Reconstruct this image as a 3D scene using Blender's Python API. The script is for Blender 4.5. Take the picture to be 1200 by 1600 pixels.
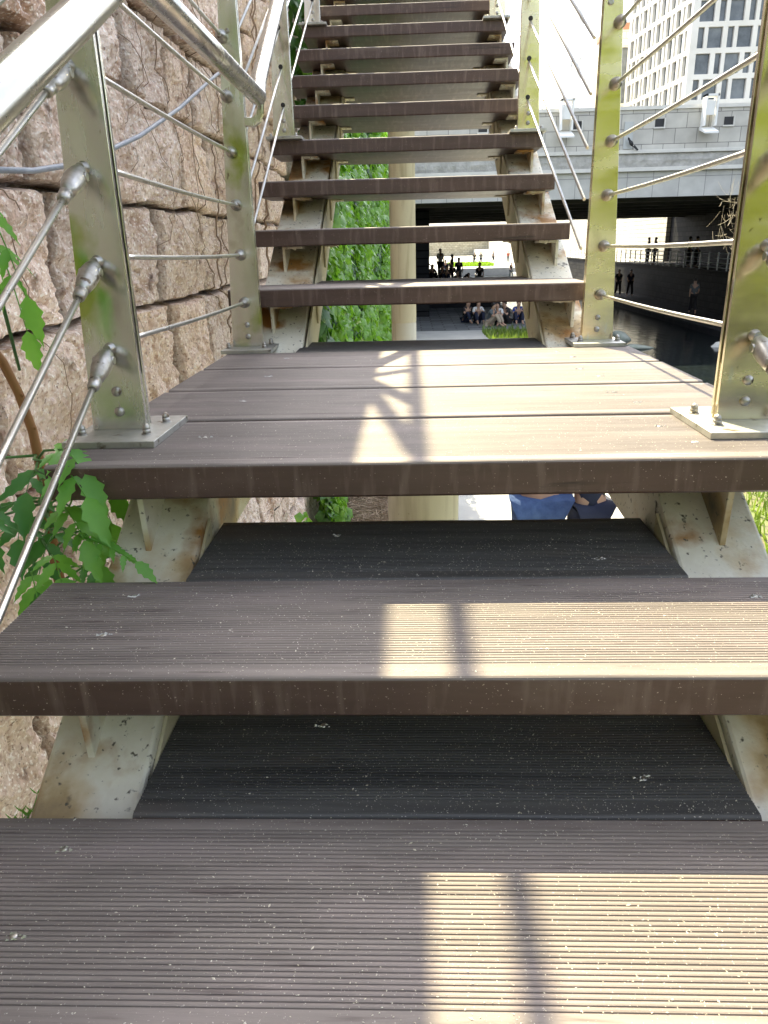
import bpy, math, random
import numpy as np
from mathutils import Vector, Matrix
random.seed(7); RNG = np.random.default_rng(7)
for o in list(bpy.data.objects): bpy.data.objects.remove(o)
S = bpy.context.scene
COL = S.collection
R = math.radians
# ------------------------------------------------------------------ camera
CAM = (0.45015, -1.07746, 0.31084)
YAW, PITCH, ROLL, FPX = -0.03988, -0.34854, -0.02519, 1151.38
def cam_basis():
    cy, sy, cp, sp = math.cos(YAW), math.sin(YAW), math.cos(PITCH), math.sin(PITCH)
    f = Vector((sy*cp, cy*cp, sp)); r = Vector((cy, -sy, 0)); u = r.cross(f)
    cr, sr = math.cos(ROLL), math.sin(ROLL)
    return r*cr + u*sr, -r*sr + u*cr, f
r_, u_, f_ = cam_basis()
cd = bpy.data.cameras.new('camera'); co = bpy.data.objects.new('camera', cd); COL.objects.link(co)
co.matrix_world = Matrix(((r_.x, u_.x, -f_.x, CAM[0]), (r_.y, u_.y, -f_.y, CAM[1]), (r_.z, u_.z, -f_.z, CAM[2]), (0, 0, 0, 1)))
cd.sensor_fit = 'VERTICAL'; cd.sensor_height = 32; cd.lens = FPX/1600*32
cd.clip_start = 0.02; cd.clip_end = 3000
S.camera = co
S.render.resolution_x, S.render.resolution_y = 768, 1024
# ------------------------------------------------------------------ light
SUNV = Vector((-0.28, 0.68, 1.0)).normalized()
EL = math.asin(SUNV.z); AZ = math.atan2(SUNV.x, SUNV.y)
w = bpy.data.worlds.new('World'); S.world = w; w.use_nodes = True
nt = w.node_tree; bg = nt.nodes['Background']
sk = nt.nodes.new('ShaderNodeTexSky'); sk.sky_type = 'NISHITA'; sk.sun_disc = False
sk.sun_elevation = EL; sk.sun_rotation = AZ; sk.air_density = 1.0; sk.dust_density = 3.5; sk.ozone_density = 1.0
hs = nt.nodes.new('ShaderNodeHueSaturation'); hs.inputs['Saturation'].default_value = 0.5; nt.links.new(sk.outputs[0], hs.inputs['Color']); nt.links.new(hs.outputs[0], bg.inputs[0]); bg.inputs[1].default_value = 0.145
sl = bpy.data.lights.new('sun', 'SUN'); sl.energy = 4.1; sl.angle = R(0.35); sl.color = (1.0, 0.88, 0.56)
so = bpy.data.objects.new('sun', sl); COL.objects.link(so)
so.rotation_euler = SUNV.to_track_quat('Z', 'Y').to_euler(); so.location = (-3, 8, 12)
S.view_settings.view_transform = 'Standard'; S.view_settings.look = 'None'
S.view_settings.gamma = 1; S.view_settings.exposure = 2.15
# ------------------------------------------------------------------ helpers
class MB:
    def __init__(s): s.v = []; s.f = []; s.sm = []
    def add(s, vs, fs, smooth=False):
        b = len(s.v); s.v += [tuple(a) for a in vs]
        s.f += [tuple(i+b for i in f) for f in fs]; s.sm += [smooth]*len(fs)
    def box(s, x0, x1, y0, y1, z0, z1, M=None):
        vs = [Vector((x, y, z)) for x in (x0, x1) for y in (y0, y1) for z in (z0, z1)]
        if M: vs = [M @ v for v in vs]
        s.add(vs, [(0, 1, 3, 2), (4, 6, 7, 5), (0, 4, 5, 1), (2, 3, 7, 6), (0, 2, 6, 4), (1, 5, 7, 3)]); return s
    def prism(s, poly, axis, a, b, smooth=False):
        # poly: 2-D points; axis x -> (y,z), y -> (x,z), z -> (x,y)
        def P(p, t): return {'x': (t, p[0], p[1]), 'y': (p[0], t, p[1]), 'z': (p[0], p[1], t)}[axis]
        n = len(poly); vs = [P(p, a) for p in poly] + [P(p, b) for p in poly]
        s.add(vs, [(i, (i+1) % n, (i+1) % n+n, i+n) for i in range(n)], smooth)
        k = len(s.v) - 2*n
        s.f += [tuple(range(k, k+n))[::-1], tuple(range(k+n, k+2*n))]; s.sm += [False, False]; return s
    def tube(s, pts, r, n=10, cap=True, sx=1.0):
        pts = [Vector(p) for p in pts]; rings = []
        rr = r if hasattr(r, '__len__') else [r]*len(pts)
        ref = None
        for i, p in enumerate(pts):
            d = (pts[min(i+1, len(pts)-1)] - pts[max(i-1, 0)]).normalized()
            if ref is None:
                ref = Vector((1, 0, 0)) if abs(d.x) < .9 else Vector((0, 0, 1))
            a = (ref - d*ref.dot(d)).normalized(); b = d.cross(a); ref = a
            rings.append([p + a*(math.cos(2*math.pi*k/n)*rr[i]*sx) + b*(math.sin(2*math.pi*k/n)*rr[i]) for k in range(n)])
        vs = [v for q in rings for v in q]
        fs = [(i*n+k, i*n+(k+1) % n, (i+1)*n+(k+1) % n, (i+1)*n+k) for i in range(len(pts)-1) for k in range(n)]
        s.add(vs, fs, True)
        if cap:
            k = len(s.v) - len(vs); m = len(vs)
            s.f += [tuple(range(k, k+n))[::-1], tuple(range(k+m-n, k+m))]; s.sm += [False, False]
        return s
    def lathe(s, prof, o, d, n=14):
        # prof: (distance along d, radius)
        o, d = Vector(o), Vector(d).normalized()
        return s.tube([o + d*max(t, 1e-9)*1.0 if t else o for t, r in prof], [max(r, 1e-5) for t, r in prof], n) if False else s._lathe(prof, o, d, n)
    def _lathe(s, prof, o, d, n):
        a = d.orthogonal().normalized(); b = d.cross(a); vs = []
        for t, r in prof:
            for k in range(n):
                th = 2*math.pi*k/n; vs.append(o + d*t + (a*math.cos(th) + b*math.sin(th))*r)
        fs = [(i*n+k, i*n+(k+1) % n, (i+1)*n+(k+1) % n, (i+1)*n+k) for i in range(len(prof)-1) for k in range(n)]
        s.add(vs, fs, True)
        k = len(s.v) - len(vs); m = len(vs)
        s.f += [tuple(range(k, k+n))[::-1], tuple(range(k+m-n, k+m))]; s.sm += [False, False]
        return s
def mesh_of(name, mb, m):
    me = bpy.data.meshes.new(name); me.from_pydata([tuple(v) for v in mb.v], [], mb.f)
    me.polygons.foreach_set('use_smooth', mb.sm); me.materials.append(m); me.update(); return me
def wl(o):
    p = Vector(o.location)
    while o.parent: o = o.parent; p += Vector(o.location)
    return p
def obj(name, mb, m, parent=None, loc=(0, 0, 0), bevel=0, fix=True):
    """mb in coordinates relative to loc (world); parent offsets handled"""
    me = mb if isinstance(mb, bpy.types.Mesh) else mesh_of(name, mb, m)
    o = bpy.data.objects.new(name, me); COL.objects.link(o)
    o.location = Vector(loc) - (wl(parent) if parent else Vector((0, 0, 0)))
    if parent: o.parent = parent
    if bevel:
        b = o.modifiers.new('bevel', 'BEVEL'); b.width = bevel; b.segments = 2; b.limit_method = 'ANGLE'; b.angle_limit = R(40)
    return o
def tag(o, label, cat, group=None, kind=None):
    if label: o['label'] = label
    if cat: o['category'] = cat
    if group: o['group'] = group
    if kind: o['kind'] = kind
    return o
def thing(name, label, cat, loc=(0, 0, 0), group=None):
    o = bpy.data.objects.new(name, None); COL.objects.link(o); o.location = loc; o.empty_display_size = .1
    return tag(o, label, cat, group)
def kids(o): return [c for c in bpy.data.objects if c.parent == o]
def copy_tree(o, parent=None):
    c = o.copy(); COL.objects.link(c)
    if parent: c.parent = parent
    for ch in kids(o): copy_tree(ch, c)
    return c
# ------------------------------------------------------------------ materials
def mat(name, c1, c2=None, rough=.6, metal=0., scale=8., map_scale=(1, 1, 1), bump=0., bump_scale=60., rough2=None, spots=None, rnd=True, lo=.35, hi=.65, spec=.5, detail=6., coord='Object', bumpd=.01):
    m = bpy.data.materials.new(name); m.use_nodes = True; t = m.node_tree; N = t.nodes; L = t.links
    b = N['Principled BSDF']; b.inputs['Roughness'].default_value = rough; b.inputs['Metallic'].default_value = metal
    b.inputs['Specular IOR Level'].default_value = spec
    b.inputs['Base Color'].default_value = (*c1, 1)
    tc = N.new('ShaderNodeTexCoord'); mp = N.new('ShaderNodeMapping'); mp.inputs['Scale'].default_value = map_scale
    src = tc.outputs[coord]
    if rnd:
        oi = N.new('ShaderNodeObjectInfo'); vm = N.new('ShaderNodeVectorMath'); vm.operation = 'ADD'
        ml = N.new('ShaderNodeMath'); ml.operation = 'MULTIPLY'; ml.inputs[1].default_value = 37.
        L.new(oi.outputs['Random'], ml.inputs[0]); L.new(src, vm.inputs[0]); L.new(ml.outputs[0], vm.inputs[1]); src = vm.outputs[0]
    L.new(src, mp.inputs['Vector']); V = mp.outputs[0]
    col = None
    if c2:
        n = N.new('ShaderNodeTexNoise'); n.inputs['Scale'].default_value = scale; n.inputs['Detail'].default_value = detail
        n.inputs['Roughness'].default_value = .62
        L.new(V, n.inputs['Vector'])
        cr = N.new('ShaderNodeValToRGB'); cr.color_ramp.elements[0].position = lo; cr.color_ramp.elements[1].position = hi
        cr.color_ramp.elements[0].color = (*c1, 1); cr.color_ramp.elements[1].color = (*c2, 1)
        L.new(n.outputs[0], cr.inputs[0]); col = cr.outputs[0]
        if rough2 is not None:
            mr = N.new('ShaderNodeMapRange'); mr.inputs[3].default_value = rough; mr.inputs[4].default_value = rough2
            mr.inputs[1].default_value = .3; mr.inputs[2].default_value = .7
            L.new(n.outputs[0], mr.inputs[0]); L.new(mr.outputs[0], b.inputs['Roughness'])
    for sp in (spots or []):      # (colour, scale, lo, hi, (mapping))
        n2 = N.new('ShaderNodeTexNoise'); n2.inputs['Scale'].default_value = sp[1]; n2.inputs['Detail'].default_value = sp[4] if len(sp) > 4 else 4
        if len(sp) > 5:
            mp2 = N.new('ShaderNodeMapping'); mp2.inputs['Scale'].default_value = sp[5]; L.new(src, mp2.inputs['Vector']); L.new(mp2.outputs[0], n2.inputs['Vector'])
        else: L.new(V, n2.inputs['Vector'])
        r2 = N.new('ShaderNodeValToRGB'); r2.color_ramp.elements[0].position = sp[2]; r2.color_ramp.elements[1].position = sp[3]
        L.new(n2.outputs[0], r2.inputs[0])
        mx = N.new('ShaderNodeMix'); mx.data_type = 'RGBA'; L.new(r2.outputs[0], mx.inputs[0])
        if col: L.new(col, mx.inputs[6])
        else: mx.inputs[6].default_value = (*c1, 1)
        mx.inputs[7].default_value = (*sp[0], 1); col = mx.outputs[2]
    if col: L.new(col, b.inputs['Base Color'])
    if bump:
        n3 = N.new('ShaderNodeTexNoise'); n3.inputs['Scale'].default_value = bump_scale; n3.inputs['Detail'].default_value = 6
        L.new(V, n3.inputs['Vector'])
        bp = N.new('ShaderNodeBump'); bp.inputs['Strength'].default_value = bump; bp.inputs['Distance'].default_value = bumpd
        L.new(n3.outputs[0], bp.inputs['Height']); L.new(bp.outputs[0], b.inputs['Normal'])
    return m
def brickmat(name, c1, c2, mort, bw, bh, ms=.01, axes='xz', rough=.75, bump=.3, off=.5):
    m = bpy.data.materials.new(name); m.use_nodes = True; t = m.node_tree; N = t.nodes; L = t.links
    b = N['Principled BSDF']; b.inputs['Roughness'].default_value = rough
    tc = N.new('ShaderNodeTexCoord'); sx = N.new('ShaderNodeSeparateXYZ'); cx = N.new('ShaderNodeCombineXYZ')
    L.new(tc.outputs['Object'], sx.inputs[0]); L.new(sx.outputs['XYZ'.index(axes[0].upper())], cx.inputs[0]); L.new(sx.outputs['XYZ'.index(axes[1].upper())], cx.inputs[1])
    br = N.new('ShaderNodeTexBrick'); br.inputs['Scale'].default_value = 1; br.inputs['Brick Width'].default_value = bw; br.inputs['Row Height'].default_value = bh
    br.inputs['Mortar Size'].default_value = ms; br.inputs['Mortar Smooth'].default_value = .2; br.offset = off
    br.inputs['Color1'].default_value = (*c1, 1); br.inputs['Color2'].default_value = (*c2, 1); br.inputs['Mortar'].default_value = (*mort, 1)
    L.new(cx.outputs[0], br.inputs['Vector'])
    n = N.new('ShaderNodeTexNoise'); n.inputs['Scale'].default_value = 2.2; n.inputs['Detail'].default_value = 8
    L.new(tc.outputs['Object'], n.inputs['Vector'])
    mr = N.new('ShaderNodeMapRange'); mr.inputs[3].default_value = .72; mr.inputs[4].default_value = 1.25; L.new(n.outputs[0], mr.inputs[0])
    mx = N.new('ShaderNodeVectorMath'); mx.operation = 'SCALE'; L.new(br.outputs[0], mx.inputs[0]); L.new(mr.outputs[0], mx.inputs['Scale'])
    L.new(mx.outputs[0], b.inputs['Base Color'])
    bp = N.new('ShaderNodeBump'); bp.inputs['Strength'].default_value = bump; bp.inputs['Distance'].default_value = .02
    L.new(br.outputs['Fac'], bp.inputs['Height']); bp.invert = True; L.new(bp.outputs[0], b.inputs['Normal'])
    return m
def leafmat(name, c1, c2, trans=.35, rough=.4):
    m = mat(name, c1, c2, rough=rough, scale=9, lo=.3, hi=.7, rnd=True)
    t = m.node_tree; N = t.nodes; L = t.links; b = N['Principled BSDF']; out = N['Material Output']
    tr = N.new('ShaderNodeBsdfTranslucent'); ms = N.new('ShaderNodeMixShader'); ms.inputs[0].default_value = trans
    src = b.inputs['Base Color'].links[0].from_socket
    mm = N.new('ShaderNodeVectorMath'); mm.operation = 'MULTIPLY'; mm.inputs[1].default_value = (1.5, 1.5, .8); L.new(src, mm.inputs[0])
    L.new(mm.outputs[0], tr.inputs[0]); L.new(b.outputs[0], ms.inputs[1]); L.new(tr.outputs[0], ms.inputs[2]); L.new(ms.outputs[0], out.inputs[0])
    return m
M = {}
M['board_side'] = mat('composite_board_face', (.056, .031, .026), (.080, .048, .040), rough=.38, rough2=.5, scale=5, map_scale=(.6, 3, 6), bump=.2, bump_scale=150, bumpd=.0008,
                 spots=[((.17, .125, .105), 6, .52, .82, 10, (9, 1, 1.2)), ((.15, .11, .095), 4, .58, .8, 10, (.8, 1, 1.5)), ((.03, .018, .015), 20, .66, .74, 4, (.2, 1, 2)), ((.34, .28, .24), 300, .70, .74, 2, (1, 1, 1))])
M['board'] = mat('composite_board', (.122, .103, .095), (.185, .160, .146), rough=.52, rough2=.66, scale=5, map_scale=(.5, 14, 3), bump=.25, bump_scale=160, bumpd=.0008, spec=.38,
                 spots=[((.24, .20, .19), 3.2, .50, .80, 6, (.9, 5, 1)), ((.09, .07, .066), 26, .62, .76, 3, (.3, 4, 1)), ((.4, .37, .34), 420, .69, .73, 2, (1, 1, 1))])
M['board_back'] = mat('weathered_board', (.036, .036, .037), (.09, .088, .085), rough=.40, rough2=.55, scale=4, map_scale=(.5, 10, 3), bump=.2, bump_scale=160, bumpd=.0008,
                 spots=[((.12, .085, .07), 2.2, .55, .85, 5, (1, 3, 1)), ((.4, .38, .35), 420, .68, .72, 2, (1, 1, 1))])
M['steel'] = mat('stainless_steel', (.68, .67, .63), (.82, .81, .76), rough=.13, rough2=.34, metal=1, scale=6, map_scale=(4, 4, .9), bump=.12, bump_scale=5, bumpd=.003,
                 spots=[((.42, .50, .14), 4.0, .52, .62, 7, (1.6, 1, 1.3)), ((.30, .26, .18), 7, .60, .80, 8, (1, 1, 1)), ((.28, .24, .17), 60, .70, .76, 3, (1, 1, .5))])  # green blotches paint in reflected leaves; brown spots are grime
M['steel_worn_reflection'] = mat('stained_steel_gold_reflection', (.74, .67, .50), (.84, .76, .58), rough=.12, rough2=.34, metal=1, scale=4, map_scale=(1, 1, 3), bump=.12, bump_scale=5, bumpd=.003,
                 spots=[((.36, .29, .14), 9, .60, .78, 8, (1, 1, .6)), ((.75, .74, .68), 30, .66, .69, 4, (1.5, 1.5, .4)), ((.22, .18, .12), 70, .71, .76, 3, (1, 1, 1))])  # golden base tint carries the reflected sunlit trees; darker spots are stains
M['tube'] = mat('brushed_tube', (.66, .65, .62), (.56, .55, .51), rough=.2, rough2=.32, metal=1, scale=12, spots=[((.35, .31, .22), 30, .68, .76, 4)])
M['rod'] = mat('steel_rod', (.66, .65, .62), (.52, .5, .46), rough=.25, rough2=.4, metal=1, scale=30)
M['fitting'] = mat('cast_fitting', (.50, .49, .47), (.34, .32, .28), rough=.33, rough2=.5, metal=1, scale=40, bump=.3, bump_scale=120, bumpd=.001,
                   spots=[((.14, .11, .08), 50, .62, .7, 3)])
M['plate'] = mat('base_plate_steel', (.50, .50, .48), (.36, .36, .33), rough=.4, rough2=.6, metal=.85, scale=20, spots=[((.16, .13, .09), 40, .63, .72, 4)])
M['paint'] = mat('chipped_white_paint', (.80, .78, .68), (.66, .63, .52), rough=.6, scale=9, bump=.6, bump_scale=130, bumpd=.002, rnd=True,
                 spots=[((.52, .38, .19), 5, .50, .62, 9), ((.36, .18, .05), 7, .53, .64, 12), ((.10, .09, .075), 5, .58, .74, 12), ((.10, .09, .07), 90, .62, .70, 5), ((.045, .04, .035), 15, .70, .75, 9)])
M['cream'] = mat('cream_paint', (.66, .61, .44), (.56, .50, .34), rough=.5, scale=6, spots=[((.30, .18, .07), 12, .66, .74, 8), ((.08, .07, .05), 60, .68, .73, 4)])
M['concrete_col'] = mat('beige_painted_column', (.60, .56, .42), (.52, .47, .33), rough=.6, scale=3, map_scale=(1, 1, .3), bump=.15, bump_scale=40, bumpd=.004, spots=[((.38, .33, .22), 8, .52, .75, 8, (3, 3, .25)), ((.25, .20, .13), 60, .68, .74, 4, (1, 1, 1))])
M['granite'] = mat('rough_granite', (.64, .51, .41), (.77, .65, .54), rough=.9, scale=3.5, bump=1, bump_scale=38, bumpd=.02, rnd=False, spec=.25,
                 spots=[((.40, .25, .16), 4.5, .56, .74, 10), ((.88, .82, .74), 95, .55, .62, 3), ((.26, .18, .14), 80, .60, .67, 4), ((.48, .34, .26), 40, .5, .7, 6), ((.14, .10, .08), 9, .63, .74, 12)])
t_ = M['granite'].node_tree; b_ = t_.nodes['Principled BSDF']; src_ = b_.inputs['Base Color'].links[0].from_socket
at_ = t_.nodes.new('ShaderNodeAttribute'); at_.attribute_name = 'tone'; mu_ = t_.nodes.new('ShaderNodeVectorMath'); mu_.operation = 'MULTIPLY'
t_.links.new(src_, mu_.inputs[0]); t_.links.new(at_.outputs['Vector'], mu_.inputs[1]); t_.links.new(mu_.outputs[0], b_.inputs['Base Color'])
M['dark_joint'] = mat('dark_mortar_core', (.06, .05, .04), rough=.95)  # even dark mortar colour behind the stones
M['cable'] = mat('grey_cable', (.30, .33, .38), (.22, .24, .28), rough=.5, scale=20)
M['bark'] = mat('orange_bark', (.34, .17, .06), (.22, .10, .035), rough=.7, scale=14, map_scale=(1, 1, .4), bump=.5, bump_scale=60, bumpd=.003)
M['dryvine'] = mat('dry_vine', (.20, .13, .085), (.30, .22, .15), rough=.9, scale=20)
M['leaf'] = leafmat('fresh_leaf', (.12, .34, .055), (.20, .46, .08), .45, .32)
M['leaf_dark'] = leafmat('older_leaf', (.05, .19, .045), (.09, .27, .06), .3, .35)
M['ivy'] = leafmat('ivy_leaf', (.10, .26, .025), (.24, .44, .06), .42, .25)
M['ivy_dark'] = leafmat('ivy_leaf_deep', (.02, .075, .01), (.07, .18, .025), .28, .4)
M['crown'] = leafmat('tree_leaf', (.13, .19, .008), (.22, .27, .012), .3, .5)
M['trunk'] = mat('tree_bark', (.10, .075, .055), (.17, .13, .10), rough=.9, scale=10, bump=.6, bump_scale=30)
M['grass'] = leafmat('grass_blade', (.12, .24, .02), (.24, .36, .04), .35, .5)
M['grass_near'] = leafmat('bank_grass', (.09, .16, .02), (.19, .27, .05), .3, .5)
M['petal'] = mat('dry_petal', (.66, .63, .55), (.44, .39, .30), rough=.8, scale=30)
M['concrete'] = mat('pale_concrete_path', (.40, .40, .38), (.33, .33, .32), rough=.85, scale=2, bump=.2, bump_scale=40, rnd=False)
M['flag'] = brickmat('flagstone_paving', (.10, .11, .115), (.20, .21, .215), (.05, .05, .05), .9, .45, .03, 'xy')
M['soil'] = mat('bank_soil', (.12, .10, .06), (.10, .14, .04), rough=.95, scale=3, rnd=False)
M['litter'] = mat('leaf_litter', (.28, .20, .13), (.16, .11, .07), rough=.9, scale=30)
M['twig'] = mat('dry_twig', (.40, .31, .22), (.24, .17, .11), rough=.85, scale=3)
M['water'] = mat('stream_water', (.006, .009, .012), (.01, .014, .014), rough=.12, spec=.22, scale=1.5, bump=.25, bump_scale=3.5, bumpd=.04, rnd=False, map_scale=(1, .5, 1))
M['ground'] = mat('ground', (.20, .19, .16), (.14, .15, .10), rough=.95, scale=.05, rnd=False)
M['asphalt'] = mat('asphalt', (.06, .06, .06), (.05, .05, .05), rough=.9, scale=4)
M['ashlar'] = brickmat('bridge_ashlar', (.46, .44, .40), (.54, .52, .47), (.18, .17, .16), .78, .50, .012, 'xz')
M['ashlar2'] = brickmat('bridge_fascia_panels', (.54, .53, .49), (.49, .48, .45), (.25, .24, .23), .95, 1.2, .012, 'xz', off=0)
M['rockface'] = mat('rock_faced_band', (.34, .33, .30), (.50, .48, .45), rough=.9, scale=3, bump=1, bump_scale=4, bumpd=.1, rnd=False)
M['ledge'] = mat('pale_ledge', (.70, .68, .62), (.60, .58, .54), rough=.7, scale=2)
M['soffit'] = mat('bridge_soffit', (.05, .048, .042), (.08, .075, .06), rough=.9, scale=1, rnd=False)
M['darkwall'] = brickmat('shade_dark_stone_wall', (.008, .009, .012), (.024, .024, .025), (.003, .003, .004), .62, .32, .03, 'yz'); M['darkwall'].node_tree.nodes['Principled BSDF'].inputs['Specular IOR Level'].default_value = .08  # stone colour blackened to put in the shade under the bridge
M['darkconc'] = mat('shade_dark_concrete', (.012, .013, .016), (.024, .024, .027), spec=.1, rough=.9, scale=2, rnd=False)  # concrete darkened in its colour for the shade under the bridge
M['bankwall'] = brickmat('bank_stone_wall', (.42, .40, .34), (.56, .53, .45), (.20, .19, .17), .62, .32, .03, 'yz')  # lighter stone colour for the sunlit stretch of the bank wall
M['bankwall_x'] = brickmat('far_stone_wall', (.40, .36, .26), (.56, .52, .40), (.22, .2, .15), .8, .42, .03, 'xz')
M['rail'] = mat('grey_rail', (.45, .46, .45), rough=.5, metal=.4)
M['facade'] = mat('white_stone_cladding', (.70, .69, .67), (.62, .61, .58), rough=.6, scale=.35, rnd=False)
M['glass'] = mat('window_glass', (.04, .05, .06), (.15, .17, .19), rough=.15, scale=.35, rnd=True)
M['tile'] = brickmat('tan_tile', (.60, .56, .48), (.66, .62, .54), (.35, .33, .28), 1.4, 1.0, .04, 'xz')
M['brown'] = mat('brown_roof_band', (.38, .19, .11), rough=.7)
M['white'] = mat('white_render', (.85, .85, .83), (.78, .78, .76), rough=.7, scale=.2)
M['black'] = mat('black_paint', (.02, .02, .022), rough=.6)
M['boulder'] = mat('stream_boulder', (.30, .33, .27), (.40, .42, .36), rough=.8, scale=5, bump=.5, bump_scale=20)
M['skin'] = mat('skin', (.48, .29, .20), rough=.55)
M['hair'] = mat('black_hair', (.015, .012, .011), rough=.5)
def cloth(name, c, c2=None): return mat(name, c, c2, rough=.85, scale=25, bump=.3, bump_scale=90, bumpd=.004)
M['denim'] = mat('blue_denim', (.045, .085, .21), (.075, .13, .28), rough=.85, scale=14, bump=.5, bump_scale=30, bumpd=.01)
M['navy'] = cloth('navy_cloth', (.012, .016, .04)); M['blackcloth'] = cloth('black_cloth', (.015, .013, .015))
M['whitecloth'] = cloth('white_cloth', (.62, .62, .60)); M['grey'] = cloth('grey_cloth', (.10, .115, .12)); M['blue'] = cloth('blue_cloth', (.02, .05, .22))
M['beige'] = cloth('beige_cloth', (.45, .36, .27)); M['red'] = cloth('red_cloth', (.35, .05, .04))
# ------------------------------------------------------------------ staircase
H, RUN, BD, TH = .18, .31205, .27805, .0565      # lower flight: rise, run, front board, thickness
L0, R2, H2, HL = 1.364, .3351, .1831, .1846      # upper flight
stair = thing('staircase', 'open-riser staircase of dark ribbed boards on rusty white beams beside the granite wall', 'staircase', (.45, -2., -2.8))
def board_mesh(name, w, d, t, nose, pitch, depth, m, chips=0):
    """ribbed board, front edge y=0, top z=0, x from 0 to w"""
    def arc(cy, cz, r, a0, a1, n=4): return [(cy+r*math.cos(R(a0+(a1-a0)*i/n)), cz+r*math.sin(R(a0+(a1-a0)*i/n))) for i in range(n+1)]
    pr = [(.004, -t), (0, -t+.004)]
    pr += arc(.007, -.007, .007, 180, 90)
    y = nose; ridge = pitch*.66; sl = pitch*.10
    while y + pitch < d - .012:
        pr += [(y, -.0002), (y+sl, -depth), (y+pitch-ridge-sl, -depth), (y+pitch-ridge, -.0003), (y+pitch-ridge*.62, .0002), (y+pitch-ridge*.3, .0002)]
        y += pitch
    pr += arc(d-.005, -.005, .005, 90, 0, 3) + [(d, -t+.004), (d-.004, -t)]
    if False:
        pr += [(d-.03, -t), (d-.034, -t+.004), (d*.5+.004, -t+.004), (d*.5, -t), (d*.5-.03, -t), (d*.5-.034, -t+.004), (.034, -t+.004), (.03, -t)]
    nx = 28; n = len(pr); vs = []; fs = []
    A = np.array(pr)
    for i in range(nx+1):
        x = w*i/nx
        dz = .0003*math.sin(i*.5+w*9)
        vs += [(x, p[0] + .0004*math.sin(i*.4+3), p[1]+dz) for p in pr]
    for i in range(nx):
        for k in range(n): fs.append((i*n+k, (i+1)*n+k, (i+1)*n+(k+1) % n, i*n+(k+1) % n))
    mb = MB(); mb.add(vs, fs)
    mb.f += [tuple(range(n)), tuple(range(nx*n, nx*n+n))[::-1]]; mb.sm += [False, False]
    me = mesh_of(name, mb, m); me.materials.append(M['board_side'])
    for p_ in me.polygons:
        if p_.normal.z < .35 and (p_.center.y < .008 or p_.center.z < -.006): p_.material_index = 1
    return me
XL, XR = -.118, 1.12
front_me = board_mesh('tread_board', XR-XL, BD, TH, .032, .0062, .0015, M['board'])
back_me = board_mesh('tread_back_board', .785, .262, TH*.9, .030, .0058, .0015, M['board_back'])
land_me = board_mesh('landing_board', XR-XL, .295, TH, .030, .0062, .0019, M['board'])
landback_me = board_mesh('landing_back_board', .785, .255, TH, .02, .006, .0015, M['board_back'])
up_me = board_mesh('upper_tread_board', 1.145, .278, TH, .034, .0084, .0017, M['board'])
upback_me = board_mesh('upper_back_board', .77, .262, TH*.9, .03, .0098, .002, M['board'])
boards = []
def screws(parent, pts, m=None):
    for (x, y, z) in pts:
        mb = MB(); mb.lathe([(0, .0045), (.0012, .0045), (.0018, .0025), (.0019, .0005)], (0, 0, -.001), (0, 0, 1), 10)
        for k in range(9):       # grit packed round the head
            a = random.uniform(0, 6.28); rr = random.uniform(.003, .0085); s = random.uniform(.0008, .0022)
            c = Vector((rr*1.5*math.cos(a), rr*.7*math.sin(a), s*.2))
            mb.add([c+Vector((s*1.6, 0, 0)), c+Vector((-s, s, 0)), c+Vector((-s, -s, 0)), c+Vector((0, 0, s))], [(0, 1, 3), (1, 2, 3), (2, 0, 3), (0, 2, 1)])
        obj('screw', mb, M['fitting'], parent, (x, y, z))
for k in range(1, 5):
    z, y = -k*H, -k*RUN
    o = obj('tread_board', front_me, None, stair, (XL, y, z))
    if k <= 2:
        screws(o, [(.029, y+.107, z), (.03, y+.205+.02, z), (.945, y+.21, z), (.94, y+.10, z)])
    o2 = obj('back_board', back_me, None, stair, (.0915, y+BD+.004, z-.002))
    if k <= 2: screws(o2, [(.315, y+BD+.19, z-.002), (.753, y+BD+.075, z-.002)])
for k in range(4):
    o = obj('landing_board', land_me, None, stair, (XL, k*.315, 0))
    screws(o, [(.09, k*.315+.17, 0), (.885, k*.315+.2, 0), (.905, k*.315+.09, 0)])
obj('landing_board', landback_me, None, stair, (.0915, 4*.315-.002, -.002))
NT = 12
for k in range(NT):
    z, y = HL+k*H2, L0+k*R2
    obj('tread_board', up_me, None, stair, (-.1305, y, z))
    obj('back_board', upback_me, None, stair, (.115, y+.281, z-.002))
zt, yt = HL+NT*H2, L0+NT*R2
for k in range(5): obj('landing_board', up_me, None, stair, (-.1305, yt+k*.285, zt))
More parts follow.
